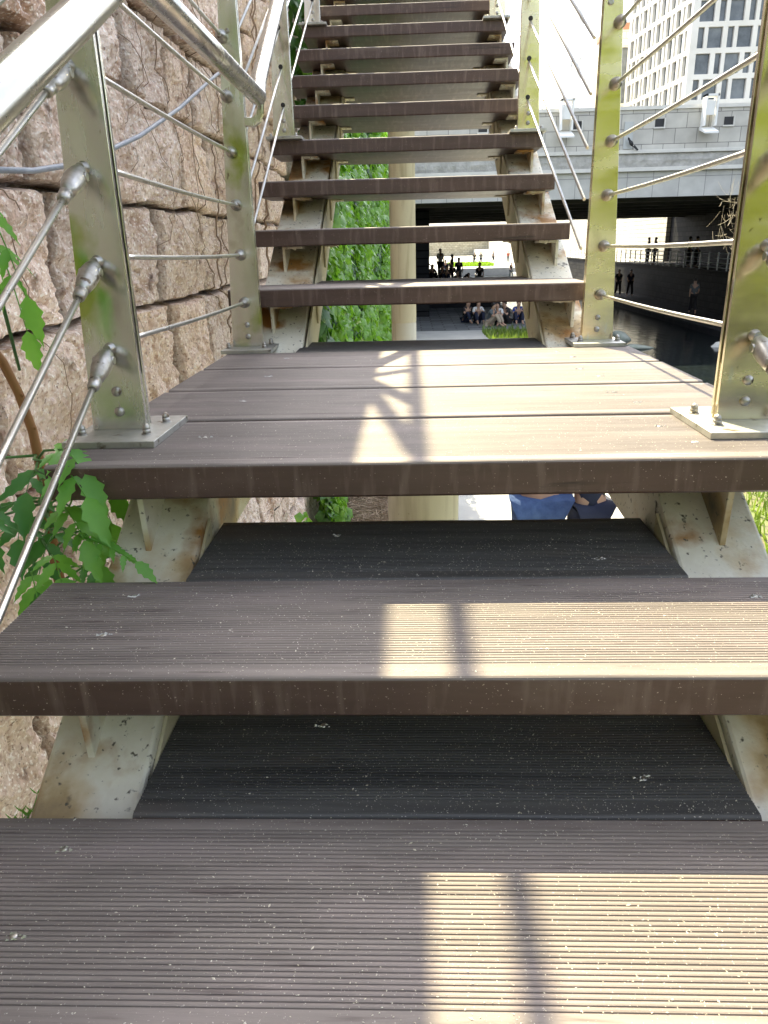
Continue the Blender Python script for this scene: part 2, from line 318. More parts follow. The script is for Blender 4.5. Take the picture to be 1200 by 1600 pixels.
# stringers: inclined box beams with horizontal run under each landing
def stringer(x0, x1, xu0, xu1):
    # top line points (x shift for the upper flight)
    t = H/RUN; t2 = H2/R2; dep = .17
    ya, za = -.034, -H-.052
    P = []
    yb = ya + (0 - za - .035)/t           # lower flight reaches the underside of the landing
    yc = 1.362; y0 = -2.4
    top = [(y0, za+(y0-ya)*t), (yb-.09, za+(yb-.09-ya)*t), (yb-.05, -TH-.003), (yc-.12, -TH-.003), (yc-.085, (-.085)*t2), (yt+.1, (yt+.1-yc)*t2), (yt+1.3, (yt+.1-yc)*t2)]
    bot = [(yt+1.3, (yt+.1-yc)*t2-dep), (yt+.1, (yt+.1-yc)*t2-dep-.02), (yc+.05, (.05)*t2-dep-.03), (yb-.05, -TH-dep-.01), (y0, za+(y0-ya)*t-dep-.02)]
    mb = MB()
    poly = top+bot; n = len(poly)
    vs = []
    for side in (0, 1):
        for i, (y, z) in enumerate(poly):
            f = min(max((y-1.0)/.4, 0), 1); x = (x0, x1)[side]*(1-f)+(xu0, xu1)[side]*f
            vs.append((x, y, z))
    mb.add(vs, [(i, (i+1) % n, (i+1) % n+n, i+n) for i in range(n)]); mb.f += [tuple(range(n))[::-1], tuple(range(n, 2*n))]; mb.sm += [False]*2
    return obj('stringer', mb, M['paint'], stair, (0, 0, 0), bevel=.006)
s1 = stringer(-.062, .084, -.075, .106)
s2 = stringer(.884, 1.035, .89, 1.035)
# cream flange plates lining the inner faces of the beams
for (x0, x1, yy0, yy1) in ((.1075, .114, 1.25, yt+1.2), (.8815, .888, 1.25, yt+1.2)):
    t2 = H2/R2
    mb = MB().prism([(yy0, (yy0-1.362)*t2-.01), (yy1, (yy1-1.362)*t2-.01), (yy1, (yy1-1.362)*t2-.19), (yy0, (yy0-1.362)*t2-.19)], 'x', x0, x1)
    obj('flange', mb, M['cream'], stair)
for (x0, x1) in ((.085, .090), (.878, .883)):
    t = H/RUN
    mb = MB().prism([(-2.3, -H+(-2.3+.034)*t-.07), (.15, -H+.184*t-.07), (.15, -H+.184*t-.22), (-2.3, -H+(-2.3+.034)*t-.22)], 'x', x0, x1)
    obj('flange', mb, M['cream'], stair)
# gusset brackets under the front of every board
def gusset(x, y, zb, t, side, upper):
    """x of web, y front of board, zb board underside; beam top line slope t"""
    th = .010; mb = MB()
    yf = y + .062
    # web: from the board underside down to the beam top
    if upper: zs = lambda yy: (yy-1.362)*(H2/R2)
    else: zs = lambda yy: -H+(yy+.034)*t + lowoff
    lowoff = 0
    if not upper:
        k = round(-y/RUN); zs = lambda yy, k=k: -H-.052+(yy+.034)*t
    ytop = yf + .14
    mb.prism([(yf, zb-.001), (yf+.16, zb-.001), (yf+.16, min(zs(yf+.16)-.006, zb-.012)), (yf+.008, zs(yf+.008)-.006)], 'x', x-th/2, x+th/2)
    # angle leg under the board with bolt head
    lw = .066*side
    a, b = sorted((x+th/2*side, x+lw)); mb.box(a, b, yf+.002, yf+.10, zb-.0095, zb-.001)
    mb.lathe([(0, .006), (.006, .006), (.007, .003)], (x+lw*.55, yf+.03, zb-.007), (0, 0, -1), 8)
    return obj('bracket', mb, M['paint'], stair, (0, 0, 0), bevel=.0012)
t = H/RUN
for k in range(0, 4):
    for x, s in ((.0, 1), (.965, -1)): gusset(x, -k*RUN, -k*H-TH, t, s, False)
for k in range(NT):
    for x, s in ((-.005, 1), (.985, -1)): gusset(x, L0+k*R2, HL+k*H2-TH, t, s, True)
    # small inner angles carrying the back board
    for x, s in ((.1155, 1), (.879, -1)):
        y, zb = L0+k*R2+.30, HL+k*H2-TH*.9-.003; mb = MB()
        a, b = sorted((x, x+.006*s)); mb.box(a, b, y, y+.06, zb-.085, zb-.001)
        a, b = sorted((x+.007*s, x+.055*s)); mb.box(a, b, y, y+.06, zb-.007, zb-.001)
        mb.box(min(x+.025*s, x+.035*s), max(x+.025*s, x+.035*s), y+.022, y+.034, zb-.011, zb-.0072)
        obj('bracket', mb, M['cream'], stair, (0, 0, 0), bevel=.001)
# landing cross beam and supporting columns
mb = MB(); mb.box(.084, .884, 1.22, 1.34, -.24, -.064); obj('cross_beam', mb, M['cream'], stair, bevel=.004)
def column(x, y, r, z1, z0=-2.8):
    mb = MB(); hh = z1-z0
    mb._lathe([(0, r+.05), (.04, r+.05), (.045, r), (hh*.5-.006, r), (hh*.5-.003, r-.003), (hh*.5+.003, r-.003), (hh*.5+.006, r), (hh*.92, r), (hh*.92+.003, r+.004), (hh-.01, r+.004), (hh, r*.97)], Vector((0, 0, 0)), Vector((0, 0, 1)), 40)
    return obj('support_column', mb, M['concrete_col'], stair, (x, y, z0))
column(.490, 1.30, .120, -.24); column(.400, 5.80, .112, zt-.30)
mb = MB(); mb.box(.112, .884, 5.7, 5.9, zt-.30, zt-.062); obj('cross_beam', mb, M['cream'], stair, bevel=.004)
# fallen petals and grit over the boards: uncountable
mb = MB()
def chip(x, y, z, s):
    a = random.uniform(0, 6.28); ca, sa = math.cos(a), math.sin(a); e = random.uniform(1, 2.0)
    q = [(s*e, 0, 0), (0, s*.8, 0), (-s*e, 0, 0), (0, -s*.8, 0), (0, 0, s*.55)]
    mb.add([(x+p[0]*ca-p[1]*sa, y+p[0]*sa+p[1]*ca, z+p[2]) for p in q], [(0, 1, 4), (1, 2, 4), (2, 3, 4), (3, 0, 4), (3, 2, 1, 0)])
def scatter(n, x0, x1, y0, y1, z, s0=.0005, s1=.0012):
    for _ in range(n):
        x = random.uniform(x0, x1)
        if random.random() < .55: x = x0+(x1-x0)*random.betavariate(2.2, 1.5)
        yy = random.uniform(y0, y1)
        if (math.sin(x*23+yy*31)+math.sin(x*9-yy*57+2)+math.sin(x*61+yy*17))*.33 < random.uniform(-1.5, .15): continue
        s = .85*random.uniform(s0, s1)*(1.9 if random.random() < .04 else 1); chip(x, yy, z, s)
scatter(2600, XL, XR, -2*RUN+.01, -2*RUN+BD, -2*H+.0002, .0004, .0011); scatter(2300, .1, .87, -2*RUN+BD+.01, -.09, -2*H-.0018, .0004, .0010)
scatter(2600, XL, XR, -RUN+.01, -RUN+BD, -H+.0002, .0004, .0011); scatter(1000, .1, .87, -RUN+BD+.01, .05+.1, -H-.0018)
scatter(1200, XL, XR, .01, .29, .0002, .0004, .0011); scatter(260, XL, XR, .32, 1.2, .0002, .0006, .0014)
tag(obj('fallen_petals', mb, M['petal']), 'tiny pale dry petals and grit sprinkled over the dark stair boards', 'debris', kind='stuff')
# ------------------------------------------------------------------ railings
def mk_post(rail, xi, side, yf, z0, m, h=1.05, slots=None, w0=.097, w1=.047, plate=True, dz_rods=None, boltoff=True, tf=None):
    """double flat-bar post. xi inner edge; side -1 = outer edge to the left. slots: pass-through holes"""
    def poly(z_a, z_b):
        wa, wb = w0+(w1-w0)*z_a/h, w0+(w1-w0)*z_b/h
        return [(0, z_a), (side*wa, z_a), (side*wb, z_b), (0, z_b)]
    mb = MB()
    for y0, y1 in ((0, .009), (.0185, .0275)):
        p = poly(0.0, h); mb.prism(p if side > 0 else p[::-1], 'y', y0, y1)
    p = [(side*.002, .0), (side*(w0-.004), .0), (side*(w0-.008), .095), (side*.002, .095)]
    mb.prism(p if side > 0 else p[::-1], 'y', .009, .0185)
    post = obj('post', mb, m, rail, (xi, yf, z0), bevel=.0009)
    cx = side*w0*.46
    for bz in (.032, .068):
        b = MB(); b._lathe([(0, .0085), (.002, .0088), (.0045, .0078), (.0068, .005), (.0078, .001)], Vector((0, 0, 0)), Vector((0, -1, 0)), 14)
        obj('dome_bolt', b, M['fitting'], post, (xi+cx, yf, z0+bz))
    if plate:
        pl = MB(); a, c = sorted((xi-side*.042, xi+side*(w0+.018)))
        pl.box(a-xi, c-xi, -.09, .11, -.0115, 0)
        pz = z0
        obj('base_plate', pl, M['plate'], post, (xi, yf, pz), bevel=.001)
        for nx_, ny in ((-side*.012, -.035), (-side*.018, .055), (side*(w0+.005), -.035), (side*(w0+.005), .06)):
            b = MB(); b._lathe([(0, .0095), (.0015, .0095)], Vector((0, 0, 0)), Vector((0, 0, 1)), 16)
            b._lathe([(.0015, .0075), (.0085, .0075)], Vector((0, 0, 0)), Vector((0, 0, 1)), 6)
            b._lathe([(.0085, .0066), (.012, .0064), (.0155, .0048), (.0178, .002), (.0182, .0004)], Vector((0, 0, 0)), Vector((0, 0, 1)), 14)
            obj('acorn_nut', b, M['fitting'], post, (xi+nx_, yf+ny, pz))
    return post
def turnbuckle(post, o, d):
    """jaw fitting on the post face, running into the rod"""
    d = Vector(d).normalized(); o = Vector(o); mb = MB()
    K = 1.22
    mb._lathe([(a_*K, b_*K) for a_, b_ in [(0, .004), (.004, .009), (.012, .0118), (.026, .0138), (.038, .0132), (.052, .0105), (.060, .0088), (.0605, .0072), (.063, .0072), (.0632, .0086), (.076, .0078), (.080, .006)]], Vector((0, 0, 0)), d, 18)
    s = Vector((1, 0, 0))
    mb._lathe([(-.018, .0065), (-.0168, .0074), (.0168, .0074), (.018, .0065)], d*.024, s, 12)
    f = obj('turnbuckle', mb, M['fitting'], post, o)
    e = MB(); e._lathe([(0, .0105), (.004, .0105), (.006, .008), (.018, .007)], Vector((0, 0, 0)), Vector((0, -1, 0)), 12)
    obj('eye_bolt', e, M['fitting'], post, o + Vector((0, .016, .004)))
    return o + d*.094
def ball_end(post, o, d=(0, -1, 0)):
    mb = MB(); mb._lathe([(0, .0165), (.003, .017), (.008, .0148), (.015, .0158), (.023, .0135), (.031, .009), (.038, .0065)], Vector((0, 0, 0)), Vector(d).normalized(), 16)
    obj('rod_socket', mb, M['fitting'], post, o)
def rod(rail, pts, r=.005):
    mb = MB(); mb.tube([Vector(q) - Vector(pts[0]) for q in pts], r, 12); return obj('rod', mb, M['rod'], rail, pts[0])
NEARY, FARY = .192, 1.318
RZ = [.148, .290, .432, .576, .722, .872]
T1 = H/RUN; T2 = H2/R2
def make_railing(side, label):
    left = side < 0
    m = M['steel'] if left else M['steel_worn_reflection']
    rail = thing('railing', label, 'railing', (-.06 if left else 1.03, 0, -.36))
    xn, xf = (-.019, -.022) if left else (.978, .994)
    xu = (-.034 if left else .918)
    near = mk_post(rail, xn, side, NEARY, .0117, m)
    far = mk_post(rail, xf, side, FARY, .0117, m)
    cxn, cxf, cxu = xn+side*.045, xf+side*.047, xu+side*.040
    # level rods between the two landing posts
    for k, z in enumerate(RZ):
        ball_end(far, (cxf, FARY, z))
        ball_end(near, (cxn, NEARY+.0275, z+.012), (0, 1, 0))
        n = 8; pts = [(cxn+(cxf-cxn)*i/n, NEARY+.05+(FARY-.03-NEARY-.05)*i/n, z+.012*(1-i/n)-.004*math.sin(math.pi*i/n)) for i in range(n+1)]
        rod(rail, pts)
    # rods down the lower flight
    d = Vector((0, -1, -T1)).normalized()
    for k in range(6):
        z = .138+.141*k
        a = Vector((cxn, NEARY-.012, z+.012)); e = turnbuckle(near, a, d)
        rod(rail, [e, e+d*1.25])
    # lower-flight post, out of the frame
    yl, zl = -3*RUN-.0, -3*H
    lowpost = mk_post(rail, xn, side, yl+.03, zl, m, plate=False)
    # upper flight posts and rods
    ups = []
    for k in (3, 7, 11):
        y, z = L0+k*R2+.058, HL+k*H2
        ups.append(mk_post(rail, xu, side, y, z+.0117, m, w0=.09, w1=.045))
    ya, za = L0+3*R2+.058, HL+3*H2
    yb, zb = L0+11*R2+.058, HL+11*H2
    for k in range(6):
        z = .128+.141*k
        xr0, xr1 = (cxf+.004 if left else .985), (cxu if left else .955)
        A = Vector((xr0, FARY+.05, za+z-(ya-FARY-.05)*T2)); B = Vector((xr1, ya, za+z)); C = Vector((xr1, yb, za+z+(yb-ya)*T2))
        rod(rail, [A, B, C])
        if k < 6:     # slotted bushes where the rod passes the post
            for pst, (yy, zz) in zip(ups, [(ya, za+z), (L0+7*R2+.058, za+z+4*H2)]):
                q = MB(); q._lathe([(0, .0095), (.003, .009)], Vector((0, 0, 0)), Vector((0, -1, -.2)), 12)
                obj('bush', q, M['black'], pst, (xr1, yy-.0003, zz+.012))
    # top rail along the posts (above the frame)
    mb = MB(); pts = [(cxn, -2.0, 1.075-2.2*T1), (cxn, NEARY, 1.075), (cxf, FARY, 1.075), (cxu, ya, za+1.075), (cxu, yt+.1, za+1.075+(yt+.1-ya)*T2)]
    mb.tube([Vector(p_)-Vector(pts[0]) for p_ in pts], .024, 16); obj('top_rail', mb, M['steel'], rail, pts[0])
    if left:
        hx = .030; zc = .712
        def tube_obj(name, pts, r=.0235, sx=1.12):
            mb = MB(); mb.tube([Vector(p_)-Vector(pts[0]) for p_ in pts], r, 24, sx=sx); return obj(name, mb, M['tube'], rail, pts[0])
        tube_obj('handrail', [(hx, .13-1.9, zc-1.83*T1+.0), (hx, .135, zc-.055), (hx, .175, zc-.018), (hx, .225, zc)])
        tube_obj('handrail', [(hx+.002, .235, zc), (hx+.002, 1.255, zc-.004)], .0215)
        tube_obj('handrail', [(hx-.004, 1.262, zc), (hx-.006, 1.30, zc+.012), (hx-.014, 1.36, zc+.050), (hx-.10, 4.4, zc+.055+3.04*T2+.16)], .0215)
        for pst, x_, y_ in ((near, xn, NEARY), (far, xf, FARY)):
            b = MB(); prof = [(0, -.07), (.028, -.072), (.046, -.060), (.056, -.038), (.060, 0.)]
            vs = []
            for (dx, dz) in prof: vs += [(dx-.004, 0, dz+.008 if dz > -.05 else dz), (dx+.004, 0, dz)]
            inner = [(0, -.046), (.024, -.048), (.036, -.040), (.042, -.024), (.044, 0.)]
            poly = prof + inner[::-1]
            b.prism(poly, 'y', -.012, .014)
            obj('handrail_bracket', b, M['steel'], pst, (x_, y_-.01, zc), bevel=.002)
            s_ = MB(); s_._lathe([(0, .006), (.003, .006), (.0035, .004)], Vector((0, 0, 0)), Vector((0, -1, 0)), 12)
            obj('screw', s_, M['fitting'], pst, (x_+side*.03, y_, .885))
    else:
        for pst, x_, y_ in ((near, xn, NEARY), (far, xf, FARY)):
            s_ = MB(); s_._lathe([(0, .008), (.003, .008), (.0035, .005)], Vector((0, 0, 0)), Vector((0, -1, 0)), 12)
            obj('screw', s_, M['fitting'], pst, (x_+side*.018, y_, .92))
    return rail
make_railing(-1, 'stainless railing left of the stairs beside the granite wall, with round inner handrails')
make_railing(1, 'stained steel railing with golden-reflection tint right of the stairs, on the side of the stream')
cw = thing('cobweb', 'dusty white cobweb strands hanging beside the right front post', 'cobweb', (.95, .35, .45))
rc = random.Random(3)
for q in range(3):
    mb = MB()
    for _ in range(20):
        a = Vector((rc.gauss(1.015, .009), rc.uniform(.30, .37), rc.uniform(.285, .385))); b = a+Vector((rc.gauss(0, .012), rc.gauss(0, .01), rc.gauss(0, .02)))
        mb.tube([tuple(a), tuple((a+b)/2-Vector((0, 0, .002))), tuple(b)], rc.uniform(.0001, .00028), 4, cap=False)
    obj('strand', mb, M['petal'], cw)
# ------------------------------------------------------------------ granite retaining wall
def vnoise(P, seed=0):
    """value noise, P (...,2) or (...,3)"""
    Pi = np.floor(P).astype(np.int64); Pf = P-Pi; Pf = Pf*Pf*(3-2*Pf); D = P.shape[-1]
    out = 0
    for c in range(2**D):
        bits = [(c >> i) & 1 for i in range(D)]
        h = np.zeros(P.shape[:-1], np.int64)+seed*7919; wt = 1.
        for i, b in enumerate(bits):
            h = (h*31 + (Pi[..., i]+b)*[73856093, 19349663, 83492791][i]) & 0x7fffffff
            wt = wt*(Pf[..., i] if b else 1-Pf[..., i])
        h = (h ^ (h >> 13))*1274126177 & 0x7fffffff; h = (h ^ (h >> 16)) & 0xffff
        out = out + wt*(h/65535.)
    return out
def fbm(P, o=5, seed=0):
    a, s, t = 1., 0., 0.
    for i in range(o): s = s+a*vnoise(P*2.0**i, seed+i); t += a; a *= .55
    return s/t
WALLX = -.625
zj = [-2.8-.3, -2.36, -1.96, -1.53, -1.13, -.72, -.33, .09, .485, .88, 1.215, 1.62, 2.02, 2.4, 2.78, 3.18]
rs = random.Random(11); rows = []
for i in range(len(zj)-1):
    e = [-9.]; 
    while e[-1] < 45: e.append(e[-1]+rs.uniform(.42, .95))
    rows.append((np.array(e), [rs.uniform(-.022, .03) for _ in e], [rs.uniform(-.06, .06) for _ in e], [rs.uniform(-.05, .05) for _ in e]))
rows_off = [rs.uniform(-.01, .02) for _ in rows]; rows_off[10] = .05; rows_off[11] = .04
def wall_depth(Y, Z):
    P = np.stack([Y, Z], -1)
    wob = (fbm(P*3.1, 4, 3)-.5)*.075; wob2 = (fbm(P*2.7+50, 4, 9)-.5)*.08
    Zw, Yw = Z+wob*.55, Y+wob2
    r = np.clip(np.searchsorted(np.array(zj), Zw)-1, 0, len(rows)-1)
    zl, zh = np.array(zj)[r], np.array(zj)[r+1]
    dz = np.minimum(Zw-zl, zh-Zw)
    dy = np.ones_like(Y); off = np.zeros_like(Y); ident = np.zeros_like(Y)
    for i, (e, o_, ty, tz) in enumerate(rows):
        k = r == i
        if not k.any(): continue
        idx = np.clip(np.searchsorted(e, Yw[k])-1, 0, len(e)-2)
        a, b = e[idx], e[idx+1]; ident[k] = idx*17.+i*131
        dy[k] = np.minimum(Yw[k]-a, b-Yw[k])
        off[k] = np.array(o_)[idx] + np.array(ty)[idx]*(Yw[k]-(a+b)/2) + np.array(tz)[idx]*(Zw[k]-(zl[k]+zh[k])/2) + rows_off[i]
    d = np.minimum(np.maximum(dz, 0)+.007, np.maximum(dy, 0)*.5)
    wj = .020+.022*fbm(P*6, 2, 21)
    joint = np.clip((d-wj*.40)/.007, 0, 1)
    soft = np.clip((d-wj*.4)/.045, 0, 1)**.6
    Pw = P+(fbm(P*2.2+3, 3, 77)-.5)[..., None]*.5
    big = (fbm(P*1.7, 3, 1)-.5)*.07
    cr = np.abs(fbm(Pw*4.5+7, 4, 5)-.5); creas = -np.clip(.05-cr, 0, 1)*.4
    q = fbm(Pw*3.6+np.stack([Z*1.5, Y*.6], -1), 4, 8)*11; fq = np.floor(q)+np.clip((q-np.floor(q))*3.5, 0, 1); facet = (fq/11-.5)*.085
    q2 = fbm(Pw*13+np.stack([Y*2, Z*3], -1), 3, 18)*7; f2 = np.floor(q2)+np.clip((q2-np.floor(q2))*2.5, 0, 1)
    fine = (f2/7-.5)*.022+(fbm(P*22, 4, 91)-.5)*.018
    global WALL_ID, WALL_J
    WALL_ID, WALL_J = ident, joint
    return (off+big+creas+facet)*joint*(.55+.45*soft)+fine*joint-.075*(1-joint)
def wall_patch(name, y0, y1, z0, z1, step, parent):
    ys = np.arange(y0, y1+step/2, step); zs = np.arange(z0, z1+step/2, step)
    Y, Z = np.meshgrid(ys, zs, indexing='ij'); D = wall_depth(Y, Z)
    hf = (fbm(np.stack([Y, Z], -1)*30, 4, 31)-.5)*.017
    V = np.stack([WALLX+D+hf, Y, Z], -1).reshape(-1, 3)
    n, k = len(ys), len(zs); idx = np.arange(n*k).reshape(n, k)
    F = np.stack([idx[:-1, :-1], idx[1:, :-1], idx[1:, 1:], idx[:-1, 1:]], -1).reshape(-1, 4)
    me = bpy.data.meshes.new(name); me.vertices.add(len(V)); me.vertices.foreach_set('co', V.astype(np.float32).ravel())
    me.loops.add(F.size); me.loops.foreach_set('vertex_index', F.astype(np.int32).ravel())
    me.polygons.add(len(F)); me.polygons.foreach_set('loop_start', np.arange(0, F.size, 4, dtype=np.int32)); me.polygons.foreach_set('loop_total', np.full(len(F), 4, np.int32))
    me.update(calc_edges=True); me.validate(); me.polygons.foreach_set('use_smooth', [False]*len(F))
    u = (np.sin(WALL_ID*12.9898)*43758.5) % 1; u2 = (np.sin(WALL_ID*78.233)*12543.1) % 1; g = .92+.26*u
    T = np.stack([g*(1+.05*u2), g, g*(1-.06*u2+.04)], -1)*(.30+.70*WALL_J)[..., None]
    at = me.attributes.new('tone', 'FLOAT_VECTOR', 'POINT'); at.data.foreach_set('vector', T.reshape(-1).astype(np.float32))
    me.materials.append(M['granite'])
    return obj(name, me, None, parent)
gw = thing('retaining_wall', 'rough pinkish granite block retaining wall rising left of the stairs', 'wall', (-.9, 10, -2.8))
wall_patch('stone_courses', .15, 4.6, -1.6, 2.2, .0095, gw)
wall_patch('stone_courses', 4.6, 6.0, -1.6, 2.2, .02, gw)
wall_patch('stone_courses', .15, 6.0, 2.2, 3.2, .03, gw)
wall_patch('stone_courses', -7, .15, -2.9, 3.2, .04, gw)
wall_patch('stone_courses', .15, 6.0, -2.9, -1.6, .03, gw)
wall_patch('stone_courses', 6.0, 44, -2.9, 3.2, .07, gw)
mb = MB(); mb.box(-1.5, -.75, -7, 44, -3, 3.2); obj('core', mb, M['dark_joint'], gw)
mb = MB(); mb.box(-1.5, -.558, -7, 44, 3.203, 3.30); obj('coping', mb, M['ledge'], gw)
# unseen, assumed street railing on the coping (its rail throws the narrow strip of shade)
sr = thing('railing', 'assumed street railing with added shadow braces on top of the granite wall above the stairs', 'railing', (-.6, 5, 3.3))
mb = MB(); mb.tube([(-.602, -7, 3.80), (-.602, 12, 3.80)], .017, 12); obj('top_rail', mb, M['rail'], sr)  # top rail of the assumed street railing
for yy in (-5.0, -3.0, 3.02, 5.6, 8.2, 10.8):
    mb = MB(); mb.box(-.62, -.585, yy-.02, yy+.02, 3.3, 3.79)
    if yy == 3.02:
        mb.tube([(-.60, yy, 3.32), (-.60, yy+.42, 3.78)], .02, 8); mb.tube([(-.60, yy, 3.32), (-.60, yy-.40, 3.78)], .02, 8)  # diagonal braces added to cast the forked shade on the landing
    obj('baluster', mb, M['rail'], sr)
# clipped-on service cable and dry creeper stems
mb = MB(); cp = [(-.535, .70, .49), (-.535, 1.02, .514), (-.53, 1.30, .556), (-.525, 1.6, .63), (-.52, 1.87, .70), (-.51, 2.4, .87), (-.50, 3.0, 1.09), (-.50, 3.5, 1.26)]
mb.tube(cp, .008, 10); tag(obj('wall_cable', mb, M['cable']), 'grey cable slanting up across the granite blocks behind the posts', 'cable')
dv = thing('dry_creeper', 'leafless brown creeper stems clinging to the granite blocks', 'creeper', (-.55, 2, -.2))
def wx(y, z): return float(wall_depth(np.array([y]), np.array([z]))[0])+WALLX
rv = random.Random(5)
def creeper(y, z, dy, dz, n, r, wob=.5):
    pts = []; 
    for i in range(n):
        pts.append((max(wx(y, z), WALLX-.03)+.012+r, y, z)); y += dy+rv.gauss(0, wob*abs(dz+dy)*.5); z += dz+rv.gauss(0, wob*.012)
    mb = MB(); mb.tube(pts, [r*(1-.6*i/n) for i in range(n)], 6); obj('stem', mb, M['dryvine'], dv)
for q in [(3.25, -.15, .004, .035, 40, .006), (3.3, -.1, .012, .032, 34, .0045), (3.05, .0, -.004, .03, 36, .004), (1.75, 1.5, .03, -.04, 34, .0022), (2.3, 1.4, .02, -.035, 40, .0025), (1.3, .9, .03, -.045, 22, .002),
          (2.6, 1.9, -.02, -.04, 34, .0025), (3.4, 2.2, -.015, -.045, 44, .003), (.95, .4, .012, -.03, 24, .002), (1.05, .42, -.025, .02, 20, .0018), (2.8, 1.5, .03, -.03, 40, .002), (1.5, 1.9, .05, -.02, 60, .003),
          (2.2, .2, .03, .03, 30, .0018), (3.6, -.2, .01, .04, 50, .007), (3.8, -.2, .0, .045, 55, .009), (4.1, -.3, .01, .05, 60, .008), (4.6, -.3, .0, .05, 60, .01)]: creeper(*q)
# ------------------------------------------------------------------ leafy sapling at the foot of the railing
def leaflet(mb, base, d, up, L, wd=.42, droop=.25, fold=.18):
    d = Vector(d).normalized(); up = Vector(up); s = d.cross(up).normalized(); up = s.cross(d).normalized()
    n = 9; base = Vector(base); mid = []; lf = []; rt = []
    for i in range(n+1):
        t = i/n; wv = L*wd*.5*(math.sin(math.pi*min(t*1.02, 1)**.72))*(1.0-.25*t)
        tooth = 1.0 if i % 2 else .70
        c = base+d*L*t-up*(L*droop*t*t)
        e = wv*tooth; fwd = d*L*.035*(1 if i % 2 else 0)
        mid.append(c); lf.append(c+s*e+up*(fold*e)+fwd); rt.append(c-s*e+up*(fold*e)+fwd)
    vs = mid+lf+rt; m = n+1; fs = []
    for i in range(n): fs += [(i, i+1, m+i+1, m+i), (i, 2*m+i, 2*m+i+1, i+1)]
    mb.add(vs, fs, True)
def frond(parent, a, b, sag, npair, L, m, twist=0.):
    a, b = Vector(a), Vector(b); mb = MB(); n = npair*2+2
    pts = [a+(b-a)*(i/n)+Vector((0, 0, -sag*((i/n)**2) + sag*.6*math.sin(math.pi*i/n))) for i in range(n+1)]
    mb.tube([p_-a for p_ in pts], [.0016*(1-.5*i/n) for i in range(n+1)], 5)
    for j in range(npair):
        i = 2+2*j; p_ = pts[i]; d = (pts[i]-pts[i-1]).normalized(); side = d.cross(Vector((0, 0, 1))).normalized()
        f = 1-.25*abs(j-npair*.4)/npair
        for s_ in (-1, 1):
            dd = side*s_*rv.uniform(.6, .9)+d*rv.uniform(.45, .7)+Vector((0, 0, -rv.uniform(.15, .55)))
            leaflet(mb, p_-a, dd, Vector((rv.uniform(-.1, .5), rv.uniform(-.9, -.3), 1)), L*1.08*f*rv.uniform(.8, 1.1), droop=rv.uniform(.1, .4))
    d = (pts[-1]-pts[-2]).normalized()
    leaflet(mb, pts[-1]-a, d+Vector((0, 0, -.3)), Vector((.1, -.7, 1)), L*1.35, wd=.52)
    obj('leaf', mb, m, parent, a)
sp = thing('sapling', 'green sapling with serrated leaves and orange woody stem between the wall and steps', 'plant', (-.30, .32, -.6))
mb = MB(); mb.tube([(-.30, .33, -.62), (-.30, .322, -.30), (-.3, .335, -.10), (-.3, .33, -.02), (-.3, .305, .06), (-.3, .27, .125), (-.305, .24, .165), (-.32, .16, .30), (-.34, .05, .45)],
                   [.012, .0115, .010, .0092, .0085, .0085, .007, .006, .004], 10)
for q in ((-.3, .333, -.02), (-.3, .31, .05)): mb.tube([q, (q[0]+.012, q[1]-.012, q[2]+.008)], [.006, .002], 6)
obj('stem', mb, M['bark'], sp)
FRONT = [((-.15, .09, -.02), (-.055, .0, .022), .035, 3, .060), ((-.13, .05, -.035), (-.045, -.03, -.01), .03, 2, .064), ((-.14, .06, -.10), (-.065, -.02, -.085), .03, 3, .056), ((-.13, .08, -.14), (-.06, .01, -.135), .035, 3, .050), ((-.11, .02, -.118), (.018, -.035, -.138), .008, 5, .036), ((-.16, .05, -.17), (-.10, -.04, -.18), .03, 3, .050), ((-.2, .05, -.2), (-.14, -.05, -.23), .03, 3, .055)]
for (a, b, sg, npr, L) in FRONT:
    frond(sp, a, b, sg, npr, L, M['leaf'])
    mb = MB(); A_ = Vector(a); mb.tube([Vector((-.30, .325, max(a[2]-.05, -.45)))-A_, (Vector((-.28, .24, a[2]-.03))-A_)*.6, Vector((0, 0, 0))], [.003, .0025, .0016], 5); obj('twig', mb, M['leaf_dark'], sp, a)
